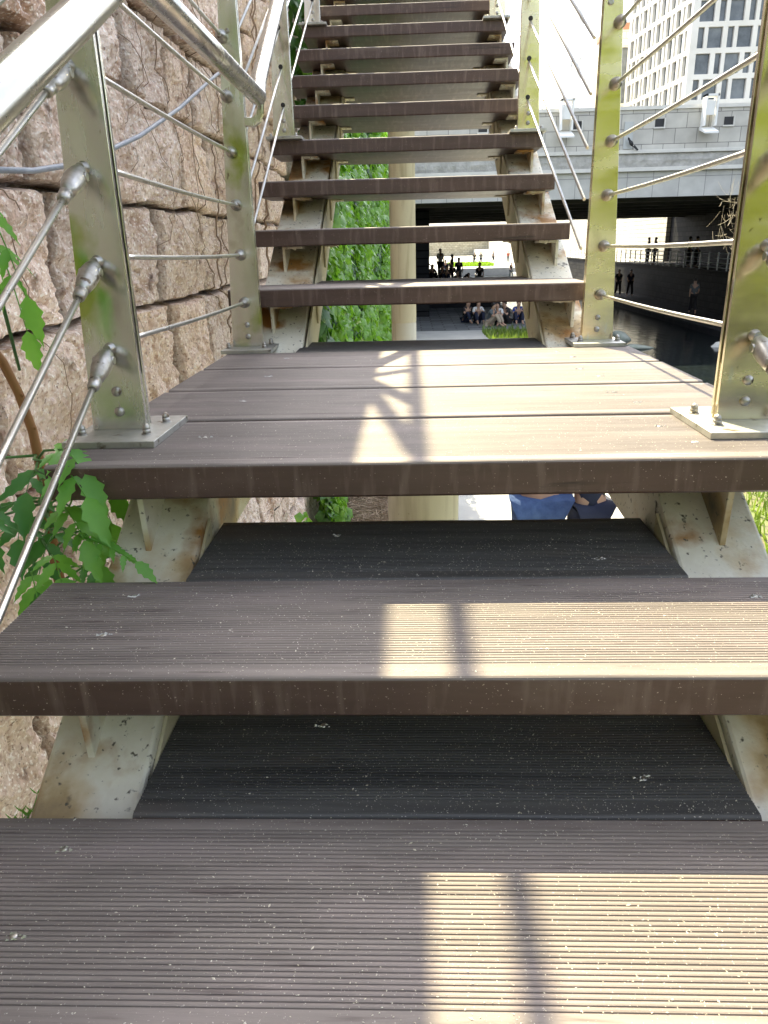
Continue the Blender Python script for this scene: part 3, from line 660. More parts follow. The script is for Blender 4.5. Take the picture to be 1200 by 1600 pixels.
FR = [((-.20, .10, -.08), (-.13, .20, -.05), .05, 2, .062, 0), ((-.21, .22, -.03), (-.125, .27, -.02), .05, 3, .058, 0), ((-.2, .3, -.16), (-.13, .32, -.19), .05, 3, .05, 0), ((-.3, .0, -.02), (-.24, .0, -.06), .04, 2, .06, 1), ((-.28, -.05, -.12), (-.21, -.1, -.17), .04, 3, .06, 1), ((-.26, -.1, -.2), (-.17, -.12, -.26), .04, 3, .05, 1), ((-.17, .10, -.10), (-.135, .30, -.028), .05, 3, .062, 0), ((-.20, .20, -.10), (-.15, .235, -.115), .06, 2, .060, 0), ((-.24, .25, -.09), (-.22, .12, -.05), .03, 3, .06, 1),
      ((-.20, .20, -.14), (-.135, .20, -.20), .05, 3, .055, 0), ((-.19, .24, -.20), (-.12, .24, -.26), .05, 3, .05, 0), ((-.20, .38, -.30), (-.075, .405, -.325), .03, 4, .045, 0),
      ((-.22, .22, -.19), (-.2, .06, -.20), .03, 3, .06, 1), ((-.25, .16, -.20), (-.17, .06, -.27), .04, 3, .055, 1), ((-.22, .25, -.28), (-.13, .2, -.30), .03, 3, .05, 1),
      ((-.26, .24, -.30), (-.18, .08, -.34), .03, 3, .06, 1), ((-.25, .30, -.15), (-.30, .05, -.10), .02, 3, .06, 1), ((-.26, .1, -.3), (-.20, -.06, -.34), .03, 3, .055, 1),
      ((-.25, .32, -.24), (-.15, .3, -.22), .03, 3, .05, 1), ((-.28, .2, -.4), (-.2, .0, -.42), .03, 4, .055, 1), ((-.3, .15, -.12), (-.25, -.02, -.10), .02, 3, .055, 1),
      ((-.24, .1, .40), (-.155, .075, .30), .05, 3, .05, 0), ((-.22, .10, .33), (-.16, .07, .25), .05, 2, .045, 0), ((-.3, .2, -.34), (-.35, .0, -.3), .02, 3, .055, 1), ((-.28, .36, -.36), (-.16, .34, -.36), .03, 3, .05, 1),
      ((-.3, .05, -.25), (-.22, -.12, -.24), .03, 3, .055, 1), ((-.27, .28, -.06), (-.2, .27, -.035), .05, 2, .055, 0), ((-.3, .25, -.2), (-.24, .1, -.13), .03, 3, .055, 1)]
FR = [q_ for q_ in FR if not (q_[1][2] < -.23 and q_[1][1] < .15)]
FR = [((a[0]+(.0 if dk else .032), a[1]-.0, a[2]), (b[0]+(.0 if dk else .030), b[1]-(0 if dk else .02), b[2]), sg, npr, L*1.1, dk) for (a, b, sg, npr, L, dk) in FR]
for (a, b, sg, npr, L, dk) in FR: frond(sp, a, b, sg, npr, L, M['leaf_dark'] if dk else M['leaf'])
for (a, b, sg, npr, L, dk) in FR:
    mb = MB(); A_ = Vector(a); mb.tube([Vector((-.30, .325, max(min(a[2]-.05, .1), -.45)))-A_, (Vector((-.29, .28, a[2]-.02))-A_)*.6, Vector((0, 0, 0))], [.003, .0025, .0016], 5)
    obj('twig', mb, M['leaf_dark'], sp, a)
# wiry weed below the lowest gap
wd = thing('weed', 'thin wispy green weed hanging against the stone in the lower left gap', 'plant', (-.2, -.25, -.9))
for i in range(9):
    mb = MB(); x0, y0 = -.16+rv.uniform(-.02, .02), -.22+rv.uniform(-.03, .03)
    pts = [(x0+rv.uniform(-.01, .01)+.01*k, y0-.012*k*rv.uniform(.4, 1), -.62+.028*k) for k in range(8)]
    mb.tube(pts, [.0012]*7+[.0005], 4)
    for k in range(2, 8):
        for s_ in (-1, 1): leaflet(mb, pts[k], (s_*.5, -.3, .8), (0, -1, .3), .016, wd=.2)
    obj('stem', mb, M['leaf'], wd)
# ------------------------------------------------------------------ ivy: leaf clouds (uncountable)
def leafcloud(name, P, Nrm, size, m):
    """P (n,3) positions, Nrm (n,3) normals, size (n,): one folded pointed leaf each"""
    n = len(P); Nn = Nrm/np.linalg.norm(Nrm, axis=1, keepdims=True)
    dwn = np.tile(np.array([0, 0, -1.]), (n, 1))+RNG.normal(0, .45, (n, 3))
    d = dwn-Nn*(dwn*Nn).sum(1, keepdims=True); d /= np.linalg.norm(d, axis=1, keepdims=True)+1e-9
    s = np.cross(d, Nn); sz = size[:, None]
    b = P; t = P+d*sz*1.05-Nn*sz*.15; c = P+d*sz*.42+Nn*sz*.10
    l = P+d*sz*.38+s*sz*.46-Nn*sz*.04; r = P+d*sz*.38-s*sz*.46-Nn*sz*.04
    V = np.stack([b, l, t, r, c], 1).reshape(-1, 3)
    base = (np.arange(n)*5)[:, None]
    F = np.concatenate([base+np.array([[0, 1, 4]]), base+np.array([[1, 2, 4]]), base+np.array([[2, 3, 4]]), base+np.array([[3, 0, 4]])], 0)
    me = bpy.data.meshes.new(name); me.vertices.add(len(V)); me.vertices.foreach_set('co', V.astype(np.float32).ravel())
    me.loops.add(F.size); me.loops.foreach_set('vertex_index', F.astype(np.int32).ravel())
    me.polygons.add(len(F)); me.polygons.foreach_set('loop_start', np.arange(0, F.size, 3, dtype=np.int32)); me.polygons.foreach_set('loop_total', np.full(len(F), 3, np.int32))
    me.update(calc_edges=True); me.polygons.foreach_set('use_smooth', [True]*len(F)); me.materials.append(m); return me
def ivy_pts(n, y0, y1, z0, z1, th, size, dens=0.):
    y = RNG.uniform(y0, y1, n*2); z = RNG.uniform(z0, z1, n*2)
    P2 = np.stack([y, z], -1); c = fbm(P2*np.array([.9, .7]), 4, 44); bul = fbm(P2*np.array([1.6, 1.0])+9, 3, 45)
    k = c > dens; y, z, bul = y[k][:n], z[k][:n], bul[k][:n]; m = len(y)
    x = WALLX+.05+bul*th+RNG.uniform(-.06, .05, m)
    N_ = np.stack([np.ones(m), RNG.normal(-.35, .8, m), RNG.normal(.5, .6, m)], -1)
    return np.stack([x, y, z], -1), N_, RNG.uniform(size*.6, size*1.3, m)
iv = thing('ivy', 'thick curtain of bright green ivy covering the wall behind the upper flight', 'ivy', (-.5, 8, -2.8))
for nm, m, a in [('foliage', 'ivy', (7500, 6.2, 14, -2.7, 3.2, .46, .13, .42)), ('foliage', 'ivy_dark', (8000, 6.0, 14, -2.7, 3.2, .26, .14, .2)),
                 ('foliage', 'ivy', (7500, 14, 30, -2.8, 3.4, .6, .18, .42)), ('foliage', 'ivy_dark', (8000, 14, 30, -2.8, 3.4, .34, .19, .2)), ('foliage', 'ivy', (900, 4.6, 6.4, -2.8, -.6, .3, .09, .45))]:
    o = obj(nm, leafcloud(nm, *ivy_pts(*a), M[m]), None, iv); o['kind'] = 'stuff'
iv2 = thing('ivy', 'ivy on the wall behind the viewer, low beside the lower steps', 'ivy', (-.5, -3, -2.8))
for a in ((6000, -6.5, -.9, -2.0, 2.6, .35, .085, .35), (3200, -2.4, -.05, -.7, 1.3, .5, .07, .47)):
    o = obj('foliage', leafcloud('foliage', *ivy_pts(*a), M['ivy']), None, iv2); o['kind'] = 'stuff'
# ------------------------------------------------------------------ ground, stream, far bank
def slab(name, x0, x1, y0, y1, z0, z1, m, kind='structure'):
    mb = MB(); mb.box(x0, x1, y0, y1, z0, z1); return tag(obj(name, mb, m), None, None, kind=kind)
slab('ground', -400, 400, -300, 600, -4.6, -4.45, M['ground'])
slab('street', -60, -1.5, -60, 200, 2.9, 3.15, M['asphalt'])
slab('promenade', -.75, 3.3, -60, 27.3, -4.4, -2.80, M['concrete'])
slab('paving', -.75, 5.2, 27.303, 96, -4.4, -2.795, M['flag'])
slab('planting_bed', -.75, .25, 3.2, 9.5, -2.795, -2.76, M['litter'])
slab('grass_bank', 3.303, 5.2, -60, 27.30, -4.4, -2.78, M['soil'])
slab('kerb', 5.203, 5.5, -60, 96, -4.4, -2.86, M['ledge'])
mb = MB(); n = 60
slab('stream', 5.5, 13.15, -60, 97, -4.2, -3.62, M['water'])
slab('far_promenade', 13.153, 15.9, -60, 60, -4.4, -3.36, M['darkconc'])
slab('far_promenade', 13.153, 15.9, 60.003, 97, -4.4, -3.355, M['concrete'])
slab('plaza', -60, 90, 96.2, 240, -4.4, -2.803, M['concrete'])
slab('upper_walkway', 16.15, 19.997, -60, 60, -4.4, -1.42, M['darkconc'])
slab('upper_walkway', 16.15, 19.697, 60.003, 240, -4.4, -1.415, M['concrete'])
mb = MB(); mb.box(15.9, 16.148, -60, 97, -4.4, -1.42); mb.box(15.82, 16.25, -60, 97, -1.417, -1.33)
tag(obj('embankment_wall', mb, M['darkwall']), 'low stone wall coloured dark for shade below the railing across the stream', 'wall')
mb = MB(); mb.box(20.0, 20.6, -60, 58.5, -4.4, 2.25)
tag(obj('embankment_wall', mb, M['darkwall']), 'stone wall coloured dark for shade behind the upper walkway under the bridge', 'wall')
mb = MB(); mb.box(19.7, 20.6, 58.503, 240, -4.4, 6.2)
tag(obj('embankment_wall', mb, M['bankwall']), 'tall sunlit stone wall behind the upper walkway beyond the bridge', 'wall')
mb = MB(); mb.box(-20, 20, 190, 191, -2.8, 3.0)
tag(obj('embankment_wall', mb, M['bankwall_x']), 'sunlit yellowish stone wall far beyond the bridge', 'wall')
slab('lawn', 6, 12, 104, 112, -2.799, -2.76, M['grass'])
# railing across the stream
fr = thing('railing', 'thin grey railing on the low wall across the stream', 'railing', (16, 50, -1.33))
for zz in (-.52, -.75, -.98, -1.2):
    mb = MB(); mb.tube([(16, 22, zz), (16, 95, zz)], .022, 6); obj('rail', mb, M['rail'], fr)
bm_ = MB(); bm_.box(-.03, .03, -.03, .03, 0, .86); bme = mesh_of('baluster', bm_, M['rail'])
for i in range(60): obj('baluster', bme, None, fr, (16, 23+i*1.2, -1.33))
# grass on the bank and leaf litter under the wall
def blades(name, n, x0, x1, y0, y1, z, h0, h1, m, wd=.012):
    mb = MB()
    for _ in range(n):
        x, y = random.uniform(x0, x1), random.uniform(y0, y1); h = random.uniform(h0, h1); a = random.uniform(0, 6.28); ww = wd*random.uniform(.6, 1.4)
        lx, ly = random.gauss(0, h*.35), random.gauss(0, h*.35); c, s_ = math.cos(a)*ww, math.sin(a)*ww
        mb.add([(x-c, y-s_, z), (x+c, y+s_, z), (x+lx*.4+c*.7, y+ly*.4+s_*.7, z+h*.6), (x+lx*.4-c*.7, y+ly*.4-s_*.7, z+h*.6), (x+lx, y+ly, z+h)], [(0, 1, 2, 3), (3, 2, 4)], True)
    return obj(name, mb, m)
tag(blades('grass', 5000, 3.1, 5.3, 5, 26.8, -2.8, .10, .32, M['grass_near'], .02), 'unmown bright green grass along the near edge of the stream', 'grass', kind='stuff')
tag(blades('grass', 2500, 6, 12, 104, 112, -2.8, .2, .6, M['grass'], .05), 'sunlit lawn strip far beyond the bridge', 'grass', kind='stuff')
mb = MB()
for _ in range(2600):
    x, y = random.uniform(-.6, .28), random.uniform(4.5, 9.3); a = random.uniform(0, 6.28); L = random.uniform(.05, .28); z = -2.755+random.uniform(0, .05)
    mb.tube([(x, y, z), (x+L*.5*math.cos(a)+random.gauss(0, .01), y+L*.5*math.sin(a), z+random.uniform(0, .03)), (x+L*math.cos(a), y+L*math.sin(a), z+random.uniform(-.01, .03))], random.uniform(.002, .006), 4, cap=False)
tag(obj('leaf_litter', mb, M['twig']), 'dry brown twigs and dead stems lying on the bed at the foot of the wall', 'litter', kind='stuff')
def boulder(x, y, z, r, label, m='boulder', sq=(1, 1, .7)):
    mb = MB(); n, k = 16, 10; vs = []
    for j in range(k+1):
        for i in range(n):
            th, ph = 2*math.pi*i/n, math.pi*j/k; d = Vector((math.sin(ph)*math.cos(th), math.sin(ph)*math.sin(th), math.cos(ph)))
            rr = r*(1+.18*math.sin(d.x*3+x)+.13*math.cos(d.y*4+y)+.1*math.sin(d.z*5+d.x*3)); vs.append((d.x*rr*sq[0], d.y*rr*sq[1], d.z*rr*sq[2]))
    fs = [(j*n+i, (j+1)*n+i, (j+1)*n+(i+1) % n, j*n+(i+1) % n) for j in range(k) for i in range(n)]
    mb.add(vs, fs, True); tag(obj('boulder', mb, M[m], None, (x, y, z)), label, 'rock', 'boulders in the stream')
boulder(8.8, 28.8, -3.42, .42, 'rounded greenish boulder in the stream just behind the middle right post')
boulder(9.15, 27.6, -3.60, .34, 'flat grey rock low in the stream right of the rounded greenish boulder', sq=(1.6, 1, .35))
boulder(12.4, 27.6, -3.60, .5, 'pale rock breaking the dark water near the golden post', 'ledge', sq=(1.3, .8, .4))
# ------------------------------------------------------------------ bridge
bx0, bx1, by0, by1 = -30, 60, 29, 58
br = thing('bridge', 'wide stone-faced road bridge crossing over the stream and both walkways', 'bridge', (10, 29, -2.8))
mb = MB(); mb.box(bx0, bx1, by0, by0+.35, 3.32, 4.62); obj('parapet', mb, M['ashlar'], br)
mb = MB(); mb.box(bx0, bx1, by0-.06, by0+.42, 4.622, 4.74); obj('coping', mb, M['ledge'], br)
mb = MB(); mb.box(bx0, bx1, by0-.14, by0+.3, 3.20, 3.317); mb.box(bx0, bx1, by0-.20, by0+.3, 2.60, 2.73); obj('cornice', mb, M['ledge'], br)
mb = MB()
nx_, nz_ = 700, 5; x_s = np.linspace(bx0, bx1, nx_); zs_ = np.linspace(2.733, 3.197, nz_)
X_, Z_ = np.meshgrid(x_s, zs_, indexing='ij'); Yb = by0-.02-.12*fbm(np.stack([X_*1.6, Z_*4], -1), 4, 60)*(np.sin((Z_-2.733)/.464*np.pi)*.8+.2)
idx = np.arange(nx_*nz_).reshape(nx_, nz_); F_ = np.stack([idx[:-1, :-1], idx[1:, :-1], idx[1:, 1:], idx[:-1, 1:]], -1).reshape(-1, 4)
mb.add(np.stack([X_, Yb, Z_], -1).reshape(-1, 3).tolist(), F_.tolist(), False); mb.box(bx0, bx1, by0+.02, by0+.3, 2.733, 3.197); obj('rock_band', mb, M['rockface'], br)
mb = MB(); mb.box(bx0, bx1, by0-.03, by0+.3, 1.72, 2.597); obj('fascia', mb, M['ashlar2'], br)
mb = MB(); mb.box(bx0, bx1, by0+.3, by1, 2.3, 3.19); mb.box(bx0, bx1, by1-.4, by1, 3.19, 4.6); obj('deck', mb, M['soffit'], br)
for y_ in np.arange(by0+1.2, by1-.5, 3.6): 
    mb = MB(); mb.box(bx0, bx1, float(y_), float(y_)+.5, 1.62, 2.297); obj('girder', mb, M['soffit'], br)
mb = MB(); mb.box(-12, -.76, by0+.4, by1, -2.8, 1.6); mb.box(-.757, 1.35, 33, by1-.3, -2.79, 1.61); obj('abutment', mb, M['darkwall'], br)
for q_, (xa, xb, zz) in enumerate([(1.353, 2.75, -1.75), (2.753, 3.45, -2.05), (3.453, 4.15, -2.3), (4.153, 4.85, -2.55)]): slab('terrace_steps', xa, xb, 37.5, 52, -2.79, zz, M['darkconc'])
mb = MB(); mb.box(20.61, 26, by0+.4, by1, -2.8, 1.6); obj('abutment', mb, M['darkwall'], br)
# scuppers, spout and white lamp housings on the parapet
for x_ in (9.55, 12.0, 6.6, 3.2, 14.6, 17.3):
    mb = MB(); mb.box(x_-.16, x_+.16, by0-.012, by0+.02, 4.05, 4.32); o = obj('scupper', mb, M['black'], br)
    mb = MB(); mb.box(x_-.2, x_+.2, by0-.06, by0-.013, 4.0, 4.05); mb.box(x_+.161, x_+.2, by0-.06, by0-.013, 4.051, 4.34); obj('lip', mb, M['ledge'], o)
mb = MB(); mb.box(8.30, 8.62, by0-.05, by0-.002, 3.36, 4.25); obj('drain_panel', mb, M['rail'], br)
for x_ in (6.15, 11.2, 16.4):
    mb = MB()
    mb.box(x_-.22, x_-.17, by0-.45, by0-.065, 4.0, 5.0); mb.box(x_+.17, x_+.22, by0-.45, by0-.065, 4.0, 5.0); mb.box(x_-.22, x_+.22, by0-.45, by0-.065, 4.93, 5.0)
    mb.box(x_-.14, x_+.14, by0-.36, by0-.30, 4.35, 4.8); mb.prism([(by0-.70, 3.72), (by0-.065, 3.9), (by0-.065, 4.0), (by0-.70, 3.78)], 'x', x_-.24, x_+.24)
    obj('lamp_housing', mb, M['white'], br)
# pigeon at the foot of the drain panel
mb = MB(); mb._lathe([(0, .005), (.03, .02), (.08, .055), (.15, .07), (.22, .05), (.27, .035), (.31, .04), (.35, .03), (.37, .008), (.40, .003)], Vector((0, 0, 0)), Vector((-.55, 0, .83)), 12)
mb.prism([(0, 0), (.16, -.13), (.2, -.10), (.05, .06)], 'y', -.02, .02); mb.tube([(-.02, 0, .02), (-.02, 0, -.09)], .008, 5); mb.tube([(.02, 0.02, .02), (.02, .02, -.09)], .008, 5)
tag(obj('pigeon', mb, M['black'], None, (8.62, by0-.20, 3.41)), 'dark pigeon perched on the bridge ledge beside the tall drain panel', 'bird')
# ------------------------------------------------------------------ buildings
def facade(parent, O, U, length, z0, nrow, rowh, winh, seq, flip):
    """O origin (x,y), U unit direction along the wall, outward normal = U rotated; builds grid and panes"""
    Uv = Vector((U[0], U[1], 0)); Nv = Vector((U[1], -U[0], 0)); Mx = Matrix(((Uv.x, -Nv.x, 0, O[0]), (Uv.y, -Nv.y, 0, O[1]), (0, 0, 1, 0), (0, 0, 0, 1)))
    g = MB(); panes = []
    for r in range(nrow):
        z = z0+r*rowh; g.box(0, length, 0, .5, z-(rowh-winh), z-.003, Mx)
        x = .9; i = r % 2
        g.box(0, x, .004, .5, z, z+winh, Mx)
        while x < length-1.0:
            wv, gap = seq[i % len(seq)]; wv = min(wv, length-.6-x)
            panes.append((x, x+wv, z, z+winh)); x += wv; gp = gap if x+gap < length-1 else length-x
            g.box(x, x+gp, .004, .5, z, z+winh, Mx); x += gp; i += 1
    g.box(0, length, 0, .5, z0+nrow*rowh-(rowh-winh), z0+nrow*rowh+1, Mx)
    obj('cladding_grid', g, M['facade'], parent)
    for a, b, c, d in panes:
        q = MB(); q.box(a+.02, b-.02, .38, .46, c+.02, d-.02, Mx); obj('window', q, M['glass'], parent)
tw = thing('office_tower', 'white stone-clad office tower with a grid of wide and narrow grey windows beyond the bridge', 'building', (45, 120, 0))
CO = (37.0, 110.0); ang = math.atan(.11)
facade(tw, CO, (1, 0), 17, 14.25, 8, 2.95, 2.35, [(1.85, .62), (.80, .48)], False)
Lf = 21.5; U2 = (math.sin(ang), -math.cos(ang)); O2 = (CO[0]-math.sin(ang)*Lf, CO[1]+math.cos(ang)*Lf)
facade(tw, O2, U2, Lf-.004, 14.25, 8, 2.95, 2.35, [(1.35, .62), (.62, .55)], True)
mb = MB(); mb.prism([(CO[0]+.5, CO[1]+.51), (CO[0]+17, CO[1]+.51), (CO[0]+17, CO[1]+22), (O2[0]+.6, O2[1]-.1)], 'z', -2, 38); obj('core', mb, M['facade'], tw)
tb = thing('tiled_building', 'narrow tan tiled building with a brown top band left of the white tower', 'building', (36, 140, 0))
mb = MB(); mb.box(34.0, 35.9, 140, 150, 0, 32.3); mb.box(37.3, 42, 140, 150, 0, 32.3); mb.box(35.9, 37.3, 140, 150, 0, 21.6); mb.box(35.9, 37.3, 140, 150, 29.8, 32.3); mb.box(35.9, 37.3, 141, 150, 21.6, 29.8); obj('wall', mb, M['tile'], tb)
mb = MB(); mb.box(33.9, 42.1, 139.9, 150, 32.303, 33.3); obj('roof_band', mb, M['brown'], tb)
mb = MB(); mb.box(35.92, 37.28, 140.5, 140.6, 21.6, 29.8); obj('window', mb, M['glass'], tb)
wb = thing('white_building', 'long bright white building wall with a few small windows behind the bridge', 'building', (25, 150, 0))
mb = MB(); mb.box(25.0, 25.7, 122, 230, 0, 36); obj('wall', mb, M['white'], wb)
for i, (y_, z_) in enumerate([(119, 25.2), (126, 24.5), (140, 24.0), (151, 23.2), (158, 23.0), (130, 19.6), (142, 19.2)]):
    mb = MB(); mb.box(24.9, 24.995, y_-.7, y_+.7, z_-.9, z_+.9); obj('window', mb, M['glass'], wb)
mb = MB(); mb.tube([(9.0, 26, 12.6), (9.55, 28.8, 9.9), (9.72, 29.6, 9.0)], .014, 5); tag(obj('overhead_wire', mb, M['black']), 'thin dark wire slanting down the white sky toward the right post', 'wire')
# ------------------------------------------------------------------ trees (seen mirrored in the posts)
def tree(x, y, z, h, cr, label, seed, n=2600, m='crown'):
    rt = np.random.default_rng(seed); tr = thing('tree', label, 'tree', (x, y, z), 'trees along the bank behind the stairs')
    mb = MB(); mb.tube([(0, 0, 0), (.1, .05, h*.3), (.0, .1, h*.55), (.15, 0, h*.8)], [.2, .15, .11, .04], 8)
    cs = []
    for i in range(9):
        a = i*2.4+seed; zz = h*(.4+.055*i); e = Vector((math.cos(a)*cr*.6, math.sin(a)*cr*.6, zz+h*.12)); mb.tube([(0, .05, zz), tuple(e*.55+Vector((0, .02, zz*.45))), tuple(e)], [.07, .05, .02], 6); cs.append(e)
    obj('trunk', mb, M['trunk'], tr, (x, y, z))
    cc = np.array([tuple(c) for c in cs]+[(0, 0, h*.9), (.2, 0, h*.7)]); k = rt.integers(0, len(cc), n)
    P = cc[k]+rt.normal(0, cr*.27, (n, 3)); N_ = rt.normal(0, 1, (n, 3))+np.array([0, .3, .7])
    o = obj('crown', leafcloud('crown', P, N_, rt.uniform(.12, .32, n), M[m]), None, tr, (x, y, z))
for i, (x, y, h, c) in enumerate([(4.3, -9, 6.8, 2.4), (4.5, -14, 7.5, 2.8), (9.5, -22, 7.5, 3.2), (14.5, -16, 8.2, 3.0), (14.3, -9, 6.5, 2.6), (3.0, -21, 8, 3.1), (.8, -15, 6, 2.2)]):
    zz = -2.8 if x < 5.3 else -3.6
    tree(x, y, zz, h, c, ['bushy green tree nearest behind the stairs on the near bank', 'second green tree behind the stairs on the near bank', 'green tree at the stream bend behind the stairs', 'tall green tree on the far bank behind the stairs', 'smaller green tree on the far bank behind the stairs', 'tallest green tree far behind the stairs', 'low green tree beside the wall behind the stairs'][i], 20+i)
tag(blades('grass', 2500, 3.3, 5.2, -20, 4, -2.8, .15, .45, M['grass'], .03), 'bright grass on the bank beside and behind the stairs', 'grass', kind='stuff')
# ------------------------------------------------------------------ people
def skin_mesh(name, V, E, Rr, m, sub=1):
    me = bpy.data.meshes.new(name); me.from_pydata([tuple(v) for v in V], E, []); me.update()
    o = bpy.data.objects.new(name, me); COL.objects.link(o)
    o.modifiers.new('skin', 'SKIN')
    if not me.skin_vertices: me.attributes.new
    sk_ = o.modifiers['skin']; sk_.use_smooth_shade = True
    for i, r in enumerate(Rr):
        sv = me.skin_vertices[0].data[i]; sv.radius = r if hasattr(r, '__len__') else (r, r); sv.use_root = (i == 0)
    if sub: s_ = o.modifiers.new('sub', 'SUBSURF'); s_.levels = sub; s_.render_levels = sub
    dg = bpy.context.evaluated_depsgraph_get(); dg.update(); ev = o.evaluated_get(dg)
    out = bpy.data.meshes.new_from_object(ev); out.name = name; out.materials.clear(); out.materials.append(m)
    bpy.data.objects.remove(o); bpy.data.meshes.remove(me)
    out.polygons.foreach_set('use_smooth', [True]*len(out.polygons)); return out
def joints(pose):
    J = dict(pel=(0, 0, .95), sp=(0, 0, 1.12), ch=(0, 0, 1.32), nk=(0, .0, 1.47), h0=(0, .01, 1.54), h1=(0, .015, 1.62), h2=(0, .0, 1.69), nose=(0, .10, 1.595))
    for s, n in ((-1, 'l'), (1, 'r')):
        J['sh'+n] = (s*.17, 0, 1.41); J['el'+n] = (s*.23, -.02, 1.13); J['wr'+n] = (s*.24, .05, .89); J['ha'+n] = (s*.24, .07, .81)
        J['hp'+n] = (s*.09, 0, .91); J['kn'+n] = (s*.10, .02, .50); J['an'+n] = (s*.10, 0, .09); J['to'+n] = (s*.11, .15, .03)
    if pose == 'walk':
        J['knl'] = (-.10, .14, .51); J['anl'] = (-.10, .24, .12); J['tol'] = (-.10, .38, .08); J['knr'] = (.10, -.05, .50); J['anr'] = (.10, -.28, .16); J['tor'] = (.10, -.17, .03)
        J['ell'] = (-.22, -.12, 1.15); J['wrl'] = (-.22, -.12, .93); J['hal'] = (-.22, -.10, .85); J['elr'] = (.22, .06, 1.15); J['wrr'] = (.21, .22, .99); J['har'] = (.2, .28, .95)
    if pose == 'sit':   # sitting on the ground, knees drawn up, leaning slightly forward
        dz = -.80
        for k in ('pel', 'sp', 'ch', 'nk', 'h0', 'h1', 'h2', 'nose', 'shl', 'shr', 'hpl', 'hpr'):
            x, y, z = J[k]; hgt = z-.95; J[k] = (x, y+max(hgt, 0)*.28, z+dz-max(hgt, 0)*.05)
        for s, n in ((-1, 'l'), (1, 'r')):
            J['kn'+n] = (s*.15, .38, .46); J['an'+n] = (s*.12, .55, .09); J['to'+n] = (s*.13, .70, .03)
            J['el'+n] = (s*.22, .27, .38); J['wr'+n] = (s*.12, .42, .52); J['ha'+n] = (s*.05, .48, .52)
    if pose == 'back':  # standing, arms held forward out of sight
        for s, n in ((-1, 'l'), (1, 'r')):
            J['el'+n] = (s*.26, .05, 1.12); J['wr'+n] = (s*.25, .20, .95); J['ha'+n] = (s*.23, .27, .92)
    return {k: Vector(v) for k, v in J.items()}
PR = dict(pel=(.15, .105), sp=(.125, .09), ch=(.15, .10), nk=.052, h0=.065, h1=.088, h2=.07, nose=.018)
for n in 'lr': PR.update({'sh'+n: .055, 'el'+n: .04, 'wr'+n: .027, 'ha'+n: (.035, .018), 'hp'+n: .09, 'kn'+n: .058, 'an'+n: .038, 'to'+n: .035})
EB = [('pel', 'sp'), ('sp', 'ch'), ('ch', 'nk'), ('nk', 'h0'), ('h0', 'h1'), ('h1', 'h2'), ('h0', 'nose')] + [e for n in 'lr' for e in (('ch', 'sh'+n), ('sh'+n, 'el'+n), ('el'+n, 'wr'+n), ('wr'+n, 'ha'+n), ('pel', 'hp'+n), ('hp'+n, 'kn'+n), ('kn'+n, 'an'+n), ('an'+n, 'to'+n))]
def sub_skin(name, J, keys, edges, grow, m, over={}):
    V = [J[k] for k in keys]; E = [(keys.index(a), keys.index(b)) for a, b in edges if a in keys and b in keys]
    Rr = []
    for k in keys:
        r = over.get(k, PR.get(k, .05)); Rr.append(tuple(x+grow for x in r) if hasattr(r, '__len__') else (r+grow, r+grow))
    return skin_mesh(name, V, E, Rr, m)
PROTO = {}
def proto(pose, shorts=False):
    PR.update(pel=(.21, .13) if pose == 'back' else (.15, .105), hpl=.135 if pose == 'back' else .09, hpr=.135 if pose == 'back' else .09, sp=(.17, .11) if pose == 'back' else (.125, .09))
    key = (pose, shorts)
    if key in PROTO: return PROTO[key]
    J = joints(pose); parts = {}
    parts['body'] = sub_skin('body', J, list(J), EB, 0, M['skin'])
    for n in 'lr':
        J['ua'+n] = J['sh'+n].lerp(J['el'+n], .75); J['sk'+n] = J['hp'+n].lerp(J['kn'+n], .85); J['lk'+n] = J['kn'+n].lerp(J['an'+n], .9)
    ov = dict(ual=.05, uar=.05, skl=.075, skr=.075, lkl=.05, lkr=.05)
    J['hem'] = J['pel']+Vector((0, 0, -.03))
    parts['shirt'] = sub_skin('shirt', J, ['sp', 'pel', 'ch', 'nk', 'shl', 'shr', 'ual', 'uar'], EB+[('shl', 'ual'), ('shr', 'uar')], .016, M['whitecloth'], {**ov, 'nk': .045})
    legs = (['pel', 'hpl', 'hpr', 'skl', 'skr'], [('hpl', 'skl'), ('hpr', 'skr')]) if shorts else (['pel', 'hpl', 'hpr', 'knl', 'knr', 'lkl', 'lkr'], [('knl', 'lkl'), ('knr', 'lkr')])
    parts['trousers'] = sub_skin('trousers', J, legs[0], EB+legs[1], .02, M['navy'], ov)
    hb = MB(); c = J['h1']+Vector((0, -.014, .022)); vs = []
    for j in range(9):
        for i in range(14):
            ph = math.pi*.62*j/8; th = 2*math.pi*i/14; front = max(0, math.sin(th))
            rr = .102; zc = math.cos(ph)*rr; 
            vs.append((c.x+math.sin(ph)*math.cos(th)*rr*.92, c.y+math.sin(ph)*math.sin(th)*rr*1.02, c.z+zc+front*max(0, j-4)*.020))
    hb.add(vs, [(j*14+i, j*14+(i+1) % 14, (j+1)*14+(i+1) % 14, (j+1)*14+i) for j in range(8) for i in range(14)], True)
    parts['hair'] = mesh_of('hair', hb, M['hair'])
    PROTO[key] = parts; return parts
def person(x, y, z, face, pose, shirt, trousers, label, group=None, s=1., shorts=False):
    """face: heading in degrees, 0 looks toward +y"""
    t_ = thing('person', label, 'person', (x, y, z), group); t_.rotation_euler = (0, 0, -R(face)); t_.scale = (s, s, s)
    for nm, me in proto(pose, shorts).items():
        o = bpy.data.objects.new(nm, me); COL.objects.link(o); o.parent = t_
        mm = {'shirt': shirt, 'trousers': trousers}.get(nm)
        if mm: o.material_slots[0].link = 'OBJECT'; o.material_slots[0].material = M[mm]
    return t_
Zn, Zf = -2.8, -3.36
